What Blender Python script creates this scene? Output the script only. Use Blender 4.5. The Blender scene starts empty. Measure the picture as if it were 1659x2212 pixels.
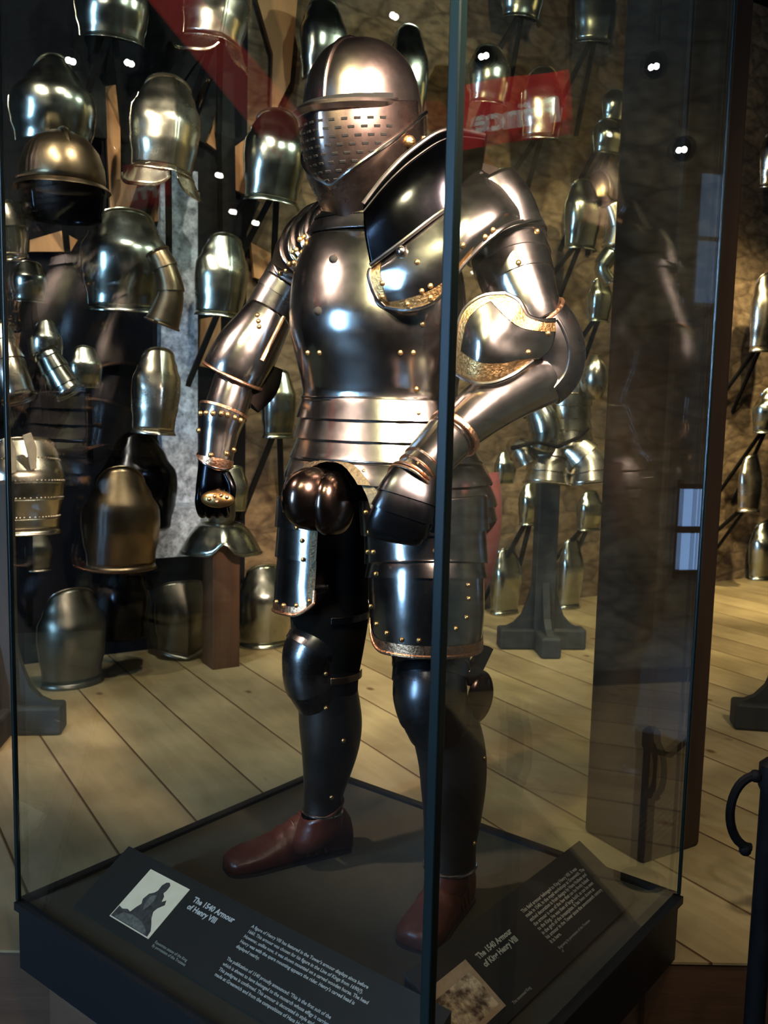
import bpy, bmesh, math, random
from mathutils import Vector as V, Matrix
from mathutils.bvhtree import BVHTree
random.seed(7)
C = bpy.context.scene.collection
R = math.radians
FPX, PITCH, ROLL, CZ = 2010.0, R(6.65), R(1.334), 1.566
CAM = V((0, 0, CZ))
cP, sP, cR, sR = math.cos(PITCH), math.sin(PITCH), math.cos(ROLL), math.sin(ROLL)

# ------------------------------------------------------------------ survey helpers (photo pixel + depth -> point in the room)
def ray(px, py):
    x, y = px - 829.5, py - 1106.0
    xr, yd = x * cR + y * sR, -x * sR + y * cR
    d = V((xr / FPX, 1.0, -yd / FPX))
    return V((d.x, d.y * cP + d.z * sP, -d.y * sP + d.z * cP))
def at(px, py, Y):
    d = ray(px, py); return CAM + d * (Y / d.y)
def onz(px, py, z):
    d = ray(px, py); return CAM + d * ((z - CZ) / d.z)
def onplane(px, py, p0, n):
    d = ray(px, py); return CAM + d * ((V(p0) - CAM).dot(n) / d.dot(n))
def dep(p):
    q = V(p) - CAM; return q.y * cP - q.z * sP
def mpp(p): return dep(p) / FPX          # metres per photo pixel at a point

# ------------------------------------------------------------------ materials
def mat(name, col=(.5, .5, .5), rough=.5, metal=0.0, **kw):
    m = bpy.data.materials.new(name); m.use_nodes = True
    b = m.node_tree.nodes['Principled BSDF']
    b.inputs['Base Color'].default_value = (*col, 1); b.inputs['Roughness'].default_value = rough
    b.inputs['Metallic'].default_value = metal
    for k, v in kw.items(): b.inputs[k].default_value = v
    return m
def nd(m, t, **kw):
    n = m.node_tree.nodes.new(t)
    for k, v in kw.items():
        if k in n.inputs: n.inputs[k].default_value = v
        else: setattr(n, k, v)
    return n
def ln(m, a, b): m.node_tree.links.new(a, b)
def bsdf(m): return m.node_tree.nodes['Principled BSDF']
def ramp(m, src, stops):
    r = nd(m, 'ShaderNodeValToRGB'); e = r.color_ramp.elements
    e[0].position, e[0].color = stops[0][0], (*stops[0][1], 1)
    e[1].position, e[1].color = stops[-1][0], (*stops[-1][1], 1)
    for p, c in stops[1:-1]:
        x = e.new(p); x.color = (*c, 1)
    ln(m, src, r.inputs[0]); return r.outputs[0]
def mottled(name, c0, c1, scale, rough=.5, metal=0.0, r1=None, bump=0.0, bscale=None, stretch=(1, 1, 1)):
    m = mat(name, c0, rough, metal)
    tc = nd(m, 'ShaderNodeTexCoord'); mp = nd(m, 'ShaderNodeMapping'); mp.inputs['Scale'].default_value = stretch
    ln(m, tc.outputs['Object'], mp.inputs[0])
    n = nd(m, 'ShaderNodeTexNoise', Scale=scale, Detail=6.0, Roughness=.65); ln(m, mp.outputs[0], n.inputs['Vector'])
    ln(m, ramp(m, n.outputs[0], [(.3, c0), (.7, c1)]), bsdf(m).inputs['Base Color'])
    if r1 is not None:
        mr = nd(m, 'ShaderNodeMapRange'); mr.inputs['To Min'].default_value = rough; mr.inputs['To Max'].default_value = r1
        mr.inputs['From Min'].default_value = .3; mr.inputs['From Max'].default_value = .7
        ln(m, n.outputs[0], mr.inputs[0]); ln(m, mr.outputs[0], bsdf(m).inputs['Roughness'])
    if bump:
        n2 = nd(m, 'ShaderNodeTexNoise', Scale=bscale or scale * 3, Detail=4.0); ln(m, mp.outputs[0], n2.inputs['Vector'])
        bp = nd(m, 'ShaderNodeBump', Strength=bump, Distance=.01); ln(m, n2.outputs[0], bp.inputs['Height'])
        ln(m, bp.outputs[0], bsdf(m).inputs['Normal'])
    return m
M = {}
M['steel'] = mottled('polished_steel', (.41, .385, .37), (.50, .47, .45), 9, .15, 1, .23, .03, 5)
M['greygilt'] = mottled('worn_gilt_border', (.08, .066, .043), (.19, .155, .10), 160, .42, 1, .55, .2, 220)
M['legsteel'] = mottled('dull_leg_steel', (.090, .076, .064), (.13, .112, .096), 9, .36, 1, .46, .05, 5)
M['hsteel'] = mottled('warm_reflection_steel', (.62, .50, .45), (.72, .59, .54), 9, .20, 1, .27, .03, 5)  # pinkish base holds the warm reflection of the surroundings
M['vsteel'] = mottled('brown_reflection_steel', (.26, .19, .165), (.33, .25, .22), 9, .22, 1, .32, .03, 5)  # brown base holds the warm reflection on the visor
M['dbronze'] = mottled('dark_polished_bronze', (.10, .07, .06), (.15, .105, .085), 9, .16, 1, .24)
M['dimsteel'] = mottled('dimmed_plate_steel', (.15, .145, .12), (.22, .21, .175), 6, .30, 1, .45, .08, 4)  # darker copy of the plate steel; weak light is put into its colour
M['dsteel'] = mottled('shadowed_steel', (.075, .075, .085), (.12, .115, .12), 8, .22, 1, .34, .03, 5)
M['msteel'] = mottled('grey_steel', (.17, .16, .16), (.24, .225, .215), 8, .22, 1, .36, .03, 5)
M['bsteel'] = mottled('old_plate_steel', (.34, .345, .29), (.47, .475, .42), 7, .17, 1, .30, .08, 4)
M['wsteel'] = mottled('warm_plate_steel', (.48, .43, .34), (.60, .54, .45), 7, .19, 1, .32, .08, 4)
M['brsteel'] = mottled('browned_steel', (.16, .12, .075), (.26, .19, .12), 6, .28, 1, .42, .06, 4)
M['black'] = mottled('black_dark_reflecting_plate', (.012, .012, .014), (.018, .018, .021), 6, .16, 1, .24)  # black plates, and the haute-piece with its dark reflection put into colour
M['iron'] = mottled('black_iron', (.010, .010, .011), (.02, .02, .02), 20, .5, .5, .65)
M['bronze'] = mottled('dark_bronze', (.20, .13, .07), (.30, .20, .11), 9, .30, 1, .42)
M['brass'] = mottled('brass', (.50, .31, .12), (.58, .37, .16), 12, .28, 1, .4)
M['gilt'] = mottled('etched_gilt_border', (.40, .25, .11), (.66, .43, .20), 160, .28, 1, .42, .25, 240)
M['copper'] = mottled('coppery_gilt_border', (.50, .27, .16), (.75, .46, .28), 140, .26, 1, .4, .2, 220)
M['leather'] = mottled('oxblood_leather', (.060, .014, .008), (.090, .024, .012), 14, .30, 0, .45, .12, 60)
M['sole'] = mat('dark_sole', (.02, .012, .01), .6)
M['buff'] = mottled('buff_leather', (.42, .30, .18), (.60, .45, .28), 30, .6)
M['hose'] = mottled('black_hose', (.006, .004, .003), (.010, .007, .005), 40, .9)
M['redcloth'] = mottled('dark_red_cloth', (.030, .006, .004), (.05, .010, .006), 25, .8)
M['deck'] = mottled('grey_deck_cloth', (.048, .043, .024), (.062, .055, .032), 30, .8, 0, .9, .1, 300)
M['base'] = mat('black_plinth_paint', (.004, .004, .004), .5)
M['panel'] = mat('black_graphic_board', (.019, .016, .010), .6)
M['ink'] = mat('white_print', (.62, .58, .50), .6)
M['dimink'] = mat('dim_print', (.50, .48, .38), .6)
M['edge'] = mat('dark_green_glass_edge', (.003, .010, .009), .3)
M['banner'] = mottled('red_banner_cloth', (.55, .02, .015), (.75, .04, .03), 5, .7)
M['bannerink'] = mat('banner_lettering', (.9, .85, .8), .6)
M['slit'] = mat('dark_opening', (.003, .003, .003), .9)

def wood(name, c0, c1, scale=3.0, stretch=(1, 1, .12), rough=.6):
    return mottled(name, c0, c1, scale * 4, rough, 0, rough + .15, .15, scale * 12, stretch)
M['post'] = wood('dark_timber', (.020, .009, .004), (.042, .018, .008))
M['brown'] = wood('lit_brown_board', (.34, .17, .07), (.48, .25, .11), 4)
M['pine'] = wood('stained_wood_post', (.085, .036, .014), (.14, .06, .024), 5)
M['stand'] = wood('grey_painted_wood', (.018, .019, .019), (.034, .034, .031), 5)
M['blackwood'] = wood('black_board', (.004, .004, .006), (.008, .008, .011), 4)

def plank_floor(name, ang, width, cs, gap=.005):
    m = mat(name, cs[0], .55)
    tc = nd(m, 'ShaderNodeTexCoord'); mp = nd(m, 'ShaderNodeMapping'); mp.inputs['Rotation'].default_value = (0, 0, -R(ang))
    mp.inputs['Location'].default_value = (0, -.095, 0)
    ln(m, tc.outputs['Object'], mp.inputs[0])
    sep = nd(m, 'ShaderNodeSeparateXYZ'); ln(m, mp.outputs[0], sep.inputs[0])
    div = nd(m, 'ShaderNodeMath', operation='DIVIDE'); div.inputs[1].default_value = width; ln(m, sep.outputs['Y'], div.inputs[0])
    fl = nd(m, 'ShaderNodeMath', operation='FLOOR'); ln(m, div.outputs[0], fl.inputs[0])
    fr = nd(m, 'ShaderNodeMath', operation='FRACT'); ln(m, div.outputs[0], fr.inputs[0])
    wn = nd(m, 'ShaderNodeTexWhiteNoise', noise_dimensions='1D'); ln(m, fl.outputs[0], wn.inputs['W'])
    # grain: offset along the plank per plank, stretched
    add = nd(m, 'ShaderNodeMath', operation='MULTIPLY_ADD'); add.inputs[1].default_value = 9.0
    ln(m, wn.outputs[0], add.inputs[0]); ln(m, sep.outputs['X'], add.inputs[2])
    cmb = nd(m, 'ShaderNodeCombineXYZ'); ln(m, add.outputs[0], cmb.inputs[0]); ln(m, sep.outputs['Y'], cmb.inputs[1])
    mp2 = nd(m, 'ShaderNodeMapping'); mp2.inputs['Scale'].default_value = (1.2, 9, 1); ln(m, cmb.outputs[0], mp2.inputs[0])
    g = nd(m, 'ShaderNodeTexNoise', Scale=2.2, Detail=7.0, Roughness=.6, Distortion=.6); ln(m, mp2.outputs[0], g.inputs['Vector'])
    base = ramp(m, g.outputs[0], [(.25, cs[1]), (.75, cs[0])])
    st = nd(m, 'ShaderNodeTexNoise', Scale=2.6, Detail=5.0); ln(m, cmb.outputs[0], st.inputs['Vector'])
    mx = nd(m, 'ShaderNodeMixRGB', blend_type='MULTIPLY'); mx.inputs[0].default_value = .8
    ln(m, base, mx.inputs[1]); ln(m, ramp(m, st.outputs[0], [(.35, (.6, .58, .55)), (.6, (1, 1, 1))]), mx.inputs[2])
    tone = nd(m, 'ShaderNodeMixRGB', blend_type='MULTIPLY'); tone.inputs[0].default_value = .5
    ln(m, mx.outputs[0], tone.inputs[1]); ln(m, ramp(m, wn.outputs[0], [(0, (.65, .62, .58)), (1, (1, 1, 1))]), tone.inputs[2])
    vo = nd(m, 'ShaderNodeTexVoronoi', Scale=1.0); mp3 = nd(m, 'ShaderNodeMapping'); mp3.inputs['Scale'].default_value = (3.4, 5.2, 1)
    ln(m, cmb.outputs[0], mp3.inputs[0]); ln(m, mp3.outputs[0], vo.inputs['Vector'])
    kn = nd(m, 'ShaderNodeMixRGB', blend_type='MULTIPLY'); kn.inputs[0].default_value = 1
    ln(m, tone.outputs[0], kn.inputs[1]); ln(m, ramp(m, vo.outputs['Distance'], [(.045, (.42, .30, .2)), (.10, (1, 1, 1))]), kn.inputs[2])
    gp = nd(m, 'ShaderNodeMixRGB', blend_type='MULTIPLY'); gp.inputs[0].default_value = 1
    ln(m, kn.outputs[0], gp.inputs[1])
    ln(m, ramp(m, fr.outputs[0], [(0, (.22, .14, .08)), (gap / width, (.26, .17, .10)), (gap / width + .02, (1, 1, 1))]), gp.inputs[2])
    ln(m, gp.outputs[0], bsdf(m).inputs['Base Color'])
    return m
M['floor'] = plank_floor('pale_floor_planks', 121.6, .26, [(.48, .38, .21), (.36, .27, .14)])
M['lowfloor'] = plank_floor('dark_walkway_planks', 90, .2, [(.05, .024, .012), (.03, .015, .008)])
M['riser'] = wood('dark_platform_edge', (.075, .038, .018), (.12, .062, .03), 3, (.15, 1, 1))

def stone(name, cs, scale=4.5):
    m = mat(name, cs[0], .9)
    tc = nd(m, 'ShaderNodeTexCoord'); mp = nd(m, 'ShaderNodeMapping'); mp.inputs['Scale'].default_value = (1, 1, 1.9)
    ln(m, tc.outputs['Object'], mp.inputs[0])
    ds = nd(m, 'ShaderNodeTexNoise', Scale=3.0, Detail=3.0); ln(m, mp.outputs[0], ds.inputs['Vector'])
    mxv = nd(m, 'ShaderNodeMixRGB'); mxv.inputs[0].default_value = .14; ln(m, mp.outputs[0], mxv.inputs[1]); ln(m, ds.outputs['Color'], mxv.inputs[2])
    v1 = nd(m, 'ShaderNodeTexVoronoi', Scale=scale); ln(m, mxv.outputs[0], v1.inputs['Vector'])
    v2 = nd(m, 'ShaderNodeTexVoronoi', Scale=scale, feature='DISTANCE_TO_EDGE'); ln(m, mxv.outputs[0], v2.inputs['Vector'])
    n = nd(m, 'ShaderNodeTexNoise', Scale=14.0, Detail=7.0); ln(m, mp.outputs[0], n.inputs['Vector'])
    a = nd(m, 'ShaderNodeMixRGB'); ln(m, v1.outputs['Color'], a.inputs[0]); a.inputs[1].default_value = (*cs[0], 1); a.inputs[2].default_value = (*cs[1], 1)
    b = nd(m, 'ShaderNodeMixRGB', blend_type='MULTIPLY'); b.inputs[0].default_value = 1; ln(m, a.outputs[0], b.inputs[1])
    ln(m, ramp(m, n.outputs[0], [(.3, (.45, .42, .4)), (.7, (1.1, 1.1, 1.1))]), b.inputs[2])
    c = nd(m, 'ShaderNodeMixRGB', blend_type='MULTIPLY'); c.inputs[0].default_value = 1; ln(m, b.outputs[0], c.inputs[1])
    ln(m, ramp(m, v2.outputs['Distance'], [(.0, (.62, .59, .56)), (.10, (1, 1, 1))]), c.inputs[2])
    ln(m, c.outputs[0], bsdf(m).inputs['Base Color'])
    bp = nd(m, 'ShaderNodeBump', Strength=.7, Distance=.03); ln(m, v2.outputs['Distance'], bp.inputs['Height']); ln(m, bp.outputs[0], bsdf(m).inputs['Normal'])
    return m
for k_ in ('blackwood', 'iron', 'hose'): bsdf(M[k_]).inputs['Specular IOR Level'].default_value = .12
M['stone'] = stone('rubble_stone', [(.27, .185, .105), (.14, .095, .055)])
M['stone2'] = stone('grey_rubble_stone', [(.34, .30, .20), (.20, .175, .12)], 4.0)
M['stone3'] = mottled('speckled_daylit_stone', (.10, .11, .14), (.62, .68, .80), 26, .9)  # blue daylight is put into the stone colour

def glassmat():
    m = bpy.data.materials.new('showcase_glass'); m.use_nodes = True
    nt = m.node_tree; nt.nodes.remove(bsdf(m)); out = nt.nodes['Material Output']
    tr = nd(m, 'ShaderNodeBsdfTransparent'); tr.inputs[0].default_value = (.955, .975, .965, 1)
    gl = nd(m, 'ShaderNodeBsdfGlossy', Roughness=0.0); gl.inputs[0].default_value = (1, 1, 1, 1)
    geo = nd(m, 'ShaderNodeNewGeometry')
    mr = nd(m, 'ShaderNodeMapRange'); mr.inputs['To Min'].default_value = 1.5; mr.inputs['To Max'].default_value = 1 / 1.5
    ln(m, geo.outputs['Backfacing'], mr.inputs[0])
    fr = nd(m, 'ShaderNodeFresnel'); ln(m, mr.outputs[0], fr.inputs['IOR'])
    mx = nd(m, 'ShaderNodeMixShader'); ln(m, fr.outputs[0], mx.inputs[0]); ln(m, tr.outputs[0], mx.inputs[1]); ln(m, gl.outputs[0], mx.inputs[2])
    ln(m, mx.outputs[0], out.inputs[0]); return m
M['glass'] = glassmat()
def emis(name, col, s):
    m = mat(name, (0, 0, 0), .5); b = bsdf(m)
    b.inputs['Emission Color'].default_value = (*col, 1); b.inputs['Emission Strength'].default_value = s; return m
M['lens'] = emis('lamp_lens', (1, .93, .85), 30)
M['sky'] = emis('daylit_window_pane', (.35, .58, 1), 1.5)

# ------------------------------------------------------------------ mesh helpers
def link(o, parent=None):
    C.objects.link(o)
    if parent is not None: o.parent = parent
    return o
def mesh_obj(name, verts, faces, m, parent=None, smooth=True, solid=0, angle=38, bevel=0, front=False):
    me = bpy.data.meshes.new(name); me.from_pydata([tuple(v) for v in verts], [], faces); me.update()
    for mm in (m if isinstance(m, list) else [m]): me.materials.append(mm)
    bm = bmesh.new(); bm.from_mesh(me); bmesh.ops.remove_doubles(bm, verts=bm.verts, dist=1e-5)
    bmesh.ops.recalc_face_normals(bm, faces=bm.faces)
    if front and sum((f.normal.dot(V((0, -1, .1))) * f.calc_area() for f in bm.faces)) < 0: bmesh.ops.reverse_faces(bm, faces=bm.faces)
    bm.to_mesh(me); bm.free()
    if smooth:
        me.shade_smooth(); me.set_sharp_from_angle(angle=R(angle))
    o = bpy.data.objects.new(name, me); link(o, parent)
    if bevel:
        b = o.modifiers.new('bevel', 'BEVEL'); b.width = bevel; b.segments = 2; b.limit_method = 'ANGLE'
    if solid:
        s = o.modifiers.new('solid', 'SOLIDIFY'); s.thickness = abs(solid); s.offset = -1 if solid > 0 else 1
    return o
def empty(name, label, cat, loc=(0, 0, 0), group=None):
    o = bpy.data.objects.new(name, None); o.empty_display_size = .1; link(o); o.location = loc
    tag(o, label, cat, group); return o
def tag(o, label, cat, group=None, kind=None):
    if label: o['label'] = label
    if cat: o['category'] = cat
    if group: o['group'] = group
    if kind: o['kind'] = kind
    return o
def struct(o): o['kind'] = 'structure'; return o
class MB:
    """collects shapes for ONE mesh"""
    def __init__(s): s.v, s.f = [], []
    def add(s, v, f):
        n = len(s.v); s.v += [V(x) for x in v]; s.f += [tuple(i + n for i in q) for q in f]; return s
    def box(s, c, size, rot=None):
        c = V(c); hx, hy, hz = [k / 2 for k in size]
        vs = [V((x, y, z)) for x in (-hx, hx) for y in (-hy, hy) for z in (-hz, hz)]
        if rot is not None: vs = [rot @ q for q in vs]
        return s.add([c + q for q in vs], [(0, 1, 3, 2), (4, 6, 7, 5), (0, 4, 5, 1), (2, 3, 7, 6), (0, 2, 6, 4), (1, 5, 7, 3)])
    def bar(s, a, b, w, h=None, up=(0, 0, 1)):
        a, b = V(a), V(b); t = (b - a).normalized(); x = t.cross(V(up))
        if x.length < .01: x = t.cross(V((1, 0, 0)))
        x.normalize(); y = x.cross(t); h = h or w; q = []
        for p in (a, b):
            q += [p + x * w / 2 + y * h / 2, p - x * w / 2 + y * h / 2, p - x * w / 2 - y * h / 2, p + x * w / 2 - y * h / 2]
        return s.add(q, [(0, 1, 2, 3), (7, 6, 5, 4), (0, 4, 5, 1), (1, 5, 6, 2), (2, 6, 7, 3), (3, 7, 4, 0)])
    def wire(s, pts, r, n=8, closed=False):
        pts = [V(p) for p in pts]; N = len(pts); vs = []; ref = None
        for i, p in enumerate(pts):
            a = pts[(i - 1) % N] if (closed or i) else p; b = pts[(i + 1) % N] if (closed or i < N - 1) else p
            t = (b - a).normalized()
            if ref is None: ref = t.orthogonal().normalized()
            x = (ref - t * ref.dot(t)).normalized(); ref = x; y = t.cross(x)
            rr = r[i] if isinstance(r, (list, tuple)) else r
            vs += [p + (x * math.cos(2 * math.pi * k / n) + y * math.sin(2 * math.pi * k / n)) * rr for k in range(n)]
        fs = [(i * n + k, i * n + (k + 1) % n, ((i + 1) % N) * n + (k + 1) % n, ((i + 1) % N) * n + k) for i in range(N if closed else N - 1) for k in range(n)]
        if not closed: fs += [tuple(range(n)), tuple((N - 1) * n + k for k in range(n))]
        return s.add(vs, fs)
    def ball(s, c, r, n=8, m=5, mx=None):
        c = V(c); vs = []; 
        for i in range(m + 1):
            a = math.pi * i / m
            for k in range(n):
                b = 2 * math.pi * k / n; q = V((math.sin(a) * math.cos(b), math.sin(a) * math.sin(b), math.cos(a)))
                if isinstance(r, (tuple, list)): q = V((q.x * r[0], q.y * r[1], q.z * r[2]))
                else: q = q * r
                vs.append(c + (mx @ q if mx is not None else q))
        return s.add(vs, [(i * n + k, i * n + (k + 1) % n, (i + 1) * n + (k + 1) % n, (i + 1) * n + k) for i in range(m) for k in range(n)])
    def prism(s, poly, ext):
        poly = [V(p) for p in poly]; n = len(poly); e = V(ext)
        return s.add(poly + [p + e for p in poly], [tuple(range(n)), tuple(range(2 * n - 1, n - 1, -1))] + [(i, (i + 1) % n, n + (i + 1) % n, n + i) for i in range(n)])
    def lathe(s, c, prof, n=28):
        c = V(c); vs = [c + V((r * math.cos(2 * math.pi * k / n), r * math.sin(2 * math.pi * k / n), z)) for r, z in prof for k in range(n)]
        return s.add(vs, [(i * n + k, i * n + (k + 1) % n, (i + 1) * n + (k + 1) % n, (i + 1) * n + k) for i in range(len(prof) - 1) for k in range(n)])
    def obj(s, name, m, parent=None, **kw): return mesh_obj(name, s.v, s.f, m, parent, **kw)

def cr(p0, p1, p2, p3, t):
    if hasattr(p0, '__len__'): return [cr(a, b, c, d, t) for a, b, c, d in zip(p0, p1, p2, p3)]
    return .5 * (2 * p1 + (p2 - p0) * t + (2 * p0 - 5 * p1 + 4 * p2 - p3) * t * t + (3 * p1 - p0 - 3 * p2 + p3) * t ** 3)
def spline(pts, sub):
    out = []; n = len(pts)
    for i in range(n - 1):
        p = [pts[max(i - 1, 0)], pts[i], pts[i + 1], pts[min(i + 2, n - 1)]]
        out += [cr(*p, k / sub) for k in range(sub)]
    return out + [list(pts[-1])]
class Surf:
    """a grid of points: rows x cols"""
    def __init__(s, rows, closed=False): s.rows, s.closed = rows, closed
    def vf(s):
        n = len(s.rows[0]); vs = [p for r in s.rows for p in r]
        fs = [(i * n + k, i * n + (k + 1) % n, (i + 1) * n + (k + 1) % n, (i + 1) * n + k) for i in range(len(s.rows) - 1) for k in range(n if s.closed else n - 1)]
        return vs, fs
    def obj(s, name, m, parent=None, cap=False, **kw):
        vs, fs = s.vf(); n = len(s.rows[0])
        if not s.closed and not cap: kw.setdefault('front', True)
        if cap: fs = fs + [tuple(range(n)), tuple(len(vs) - 1 - k for k in range(n))]
        return mesh_obj(name, vs, fs, m, parent, **kw)
    def bvh(s): return BVHTree.FromPolygons(*[[tuple(x) for x in a] for a in s.vf()])
    def edge(s, which):
        r = s.rows
        return {'top': r[0], 'bottom': r[-1], 'left': [q[0] for q in r], 'right': [q[-1] for q in r]}[which]
def patch(grid, sub=6, px=True):
    """Catmull-Rom surface through a coarse grid of (px,py,Y)"""
    g = [[list(at(*p)) if px else list(p) for p in row] for row in grid]
    g = [spline(row, sub) for row in g]
    cols = list(zip(*g)); cols = [spline([list(q) for q in c], sub) for c in cols]
    return Surf([[V(c[i]) for c in cols] for i in range(len(cols[0]))])
def limb(pts, seg=40, sub=5, arc=None, lames=None, step=.004, yaw=None, expo=2.0, ref=(0, -1, 0)):
    """tube along (px,py,Y,half_width_px[,depth_ratio]); arc = (deg,deg) leaves it open, 0 deg faces the viewer"""
    P = [list(at(*p[:3])) + [p[3] * mpp(at(*p[:3])), (p[4] if len(p) > 4 else 1.0)] for p in pts]
    P = spline(P, sub); N = len(P); rows = []; ref = V(ref)
    order = [(i, 0.0) for i in range(N)]
    if lames:
        order = []; ed = [round(x * (N - 1)) for x in lames]
        for a, b in zip(ed[:-1], ed[1:]):
            order += [(i, step * (i - a) / (b - a)) for i in range(a, b + 1)]
    full = arc is None
    angs = [2 * math.pi * k / seg for k in range(seg)] if full else [R(arc[0] + (arc[1] - arc[0]) * k / (seg - 1)) for k in range(seg)]
    for i, ex in order:
        c = V(P[i][:3]); t = (V(P[min(i + 1, N - 1)][:3]) - V(P[max(i - 1, 0)][:3])).normalized()
        r, q = P[i][3] + ex, P[i][4]
        if yaw is not None:
            f = V((-math.sin(R(yaw)), -math.cos(R(yaw)), 0)); l = V((math.cos(R(yaw)), -math.sin(R(yaw)), 0))
            a = r / math.sqrt(math.cos(R(yaw)) ** 2 + (q * math.sin(R(yaw))) ** 2); b = a * q
        else:
            l = ref.cross(t); l.normalize(); f = t.cross(l); f.normalize()
            if f.dot(ref) < 0: f = -f
            if l.x < 0 and abs(l.x) > .3: l = -l
            a, b = r, r * q
        row = []
        for th in angs:
            s_, c_ = math.sin(th), math.cos(th)
            if expo != 2.0: s_ = math.copysign(abs(s_) ** (2 / expo), s_); c_ = math.copysign(abs(c_) ** (2 / expo), c_)
            row.append(c + l * (a * s_) + f * (b * c_))
        rows.append(row)
    return Surf(rows, full)
def weld(o, mb, m):
    """adds small surface pieces (rivet heads, holes) to a plate's own mesh with their own material"""
    me = o.data; names = [x.name for x in me.materials]
    if m.name not in names: me.materials.append(m)
    mi = [x.name for x in me.materials].index(m.name)
    bm = bmesh.new(); bm.from_mesh(me); vs = [bm.verts.new(v) for v in mb.v]
    for f in mb.f:
        if len(set(f)) < 3: continue
        try: q = bm.faces.new([vs[i] for i in f]); q.material_index = mi; q.smooth = True
        except ValueError: pass
    bm.to_mesh(me); bm.free()
def rivets(surfs, pix, m, parent, r=.0027, name='rivets', near=None):
    mb = MB(); bv = [s.bvh() for s in surfs]
    for px, py in pix:
        d = ray(px, py).normalized(); best = None
        for b in bv:
            h = b.ray_cast(CAM, d)
            if h[0] is not None and (best is None or h[3] < best): best = h[3]
        if best is not None: mb.ball(CAM + d * best, r, 8, 5)
    if mb.v: weld(parent, mb, m)

# ================================================================== SETTING
CU = V((math.cos(R(51.5)), math.sin(R(51.5)), 0)); CV = V((-CU.y, CU.x, 0)); UP = V((0, 0, 1))
DZ, FZ = .45, .30                        # deck and platform heights
KF = V((.080, 1.249, DZ)); KL = KF + CV * 1.107; KR = KF + CU * .994; KB = KL + CU * .994
WP, WD, WN = V((-.69, 4.9, 0)), V((.852, .524, 0)), V((.524, -.852, 0))     # back wall: point, run, normal into the room
WANG = R(31.6)
def quad_slab(name, poly, z0, z1, m):
    mb = MB(); mb.prism([V((x, y, z0)) for x, y in poly], (0, 0, z1 - z0)); return mb.obj(name, m, smooth=False)
struct(quad_slab('floor', [(-4.2, 1.97), (4.6, 2.055), (6.5, 10), (-4.2, 10)], FZ - .006, FZ, M['floor']))
struct(quad_slab('trim_1', [(-4.2, 1.975), (4.6, 2.06), (4.6, 2.10), (-4.2, 2.015)], -.02, FZ - .006, M['riser']))
struct(quad_slab('floor_walkway', [(-4.2, -3.2), (4.6, -3.2), (4.6, 2.05), (-4.2, 1.96)], -.08, -.001, M['lowfloor']))
def wall(name, p, d, length, z0, z1, m, th=.15):
    d = V(d).normalized(); n = V((d.y, -d.x, 0)); mb = MB(); p = V(p)
    a, b = p + V((0, 0, z0)), p + d * length + V((0, 0, z0))
    mb.prism([a, b, b - n * th, a - n * th], (0, 0, z1 - z0)); return struct(mb.obj(name, m, smooth=False))
wall('wall_back', WP + WD * -.05, WD, 6.4, FZ, 4.4, M['stone'])
wall('wall_back_left', WP - WD * 3.4, WD, 3.35, FZ, 4.4, M['blackwood'])
wall('wall_right', V((2.75, 5.9, 0)), (0, -1, 0), 9.0, -.05, 4.4, M['stone2'])
wall('wall_left', V((-3.9, -3.2, 0)), (0, 1, 0), 6.4, -.05, 4.4, M['blackwood'])
wall('wall_rear', V((4.6, -3.1, 0)), (-1, 0, 0), 8.8, -.05, 4.4, M['blackwood'])
mb = MB(); mb.box((.6, 3.2, 4.45), (11, 13.5, .1)); struct(mb.obj('ceiling', M['blackwood'], smooth=False))
# baseboard in front of the right wall (seen mirrored in the glass)
mb = MB(); mb.box((2.72, 4.0, FZ + .03), (.04, 3.7, .06)); struct(mb.obj('baseboard_right', M['post'], smooth=False))
# windows
def window(name, cen, w, h, axis, frame_m):
    mb = MB(); c = V(cen); ax = V(axis); n = V((ax.y, -ax.x, 0))
    for s in (-1, 1):
        mb.bar(c + ax * (s * w / 2) - UP * (h / 2 + .03), c + ax * (s * w / 2) + UP * (h / 2 + .03), .022)
        mb.bar(c - ax * w / 2 + UP * (s * h / 2), c + ax * w / 2 + UP * (s * h / 2), .022)
    mb.bar(c - ax * w / 2, c + ax * w / 2, .03)
    fr = struct(mb.obj(name, frame_m, smooth=False))
    pb = MB(); pb.add([c - ax * w / 2 - UP * h / 2, c + ax * w / 2 - UP * h / 2, c + ax * w / 2 + UP * h / 2, c - ax * w / 2 + UP * h / 2], [(0, 1, 2, 3)])
    pb.obj('pane', M['sky'], fr, smooth=False); return fr
window('window_1', (-3.86, -1.12, 1.9), .44, 2.3, (0, 1, 0), M['post'])
window('window_3', (-3.86, -.80, 2.83), .34, .95, (0, 1, 0), M['post'])
window('window_2', (2.72, 3.25, 1.02), .16, .40, (0, -1, 0), M['post'])

# timber post right behind the case
mb = MB(); pc = onz(1405, 1846, FZ) + V((0, .10, 0)); rot = Matrix.Rotation(R(31.6), 3, 'Z')
mb.box((pc.x, pc.y, (FZ + 4.4) / 2), (.236, .236, 4.1), rot)
po = mb.obj('timber_post', M['post'], smooth=False, bevel=.012); tag(po, 'tall dark brown square timber post behind the right end of the glass showcase', 'post')
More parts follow.
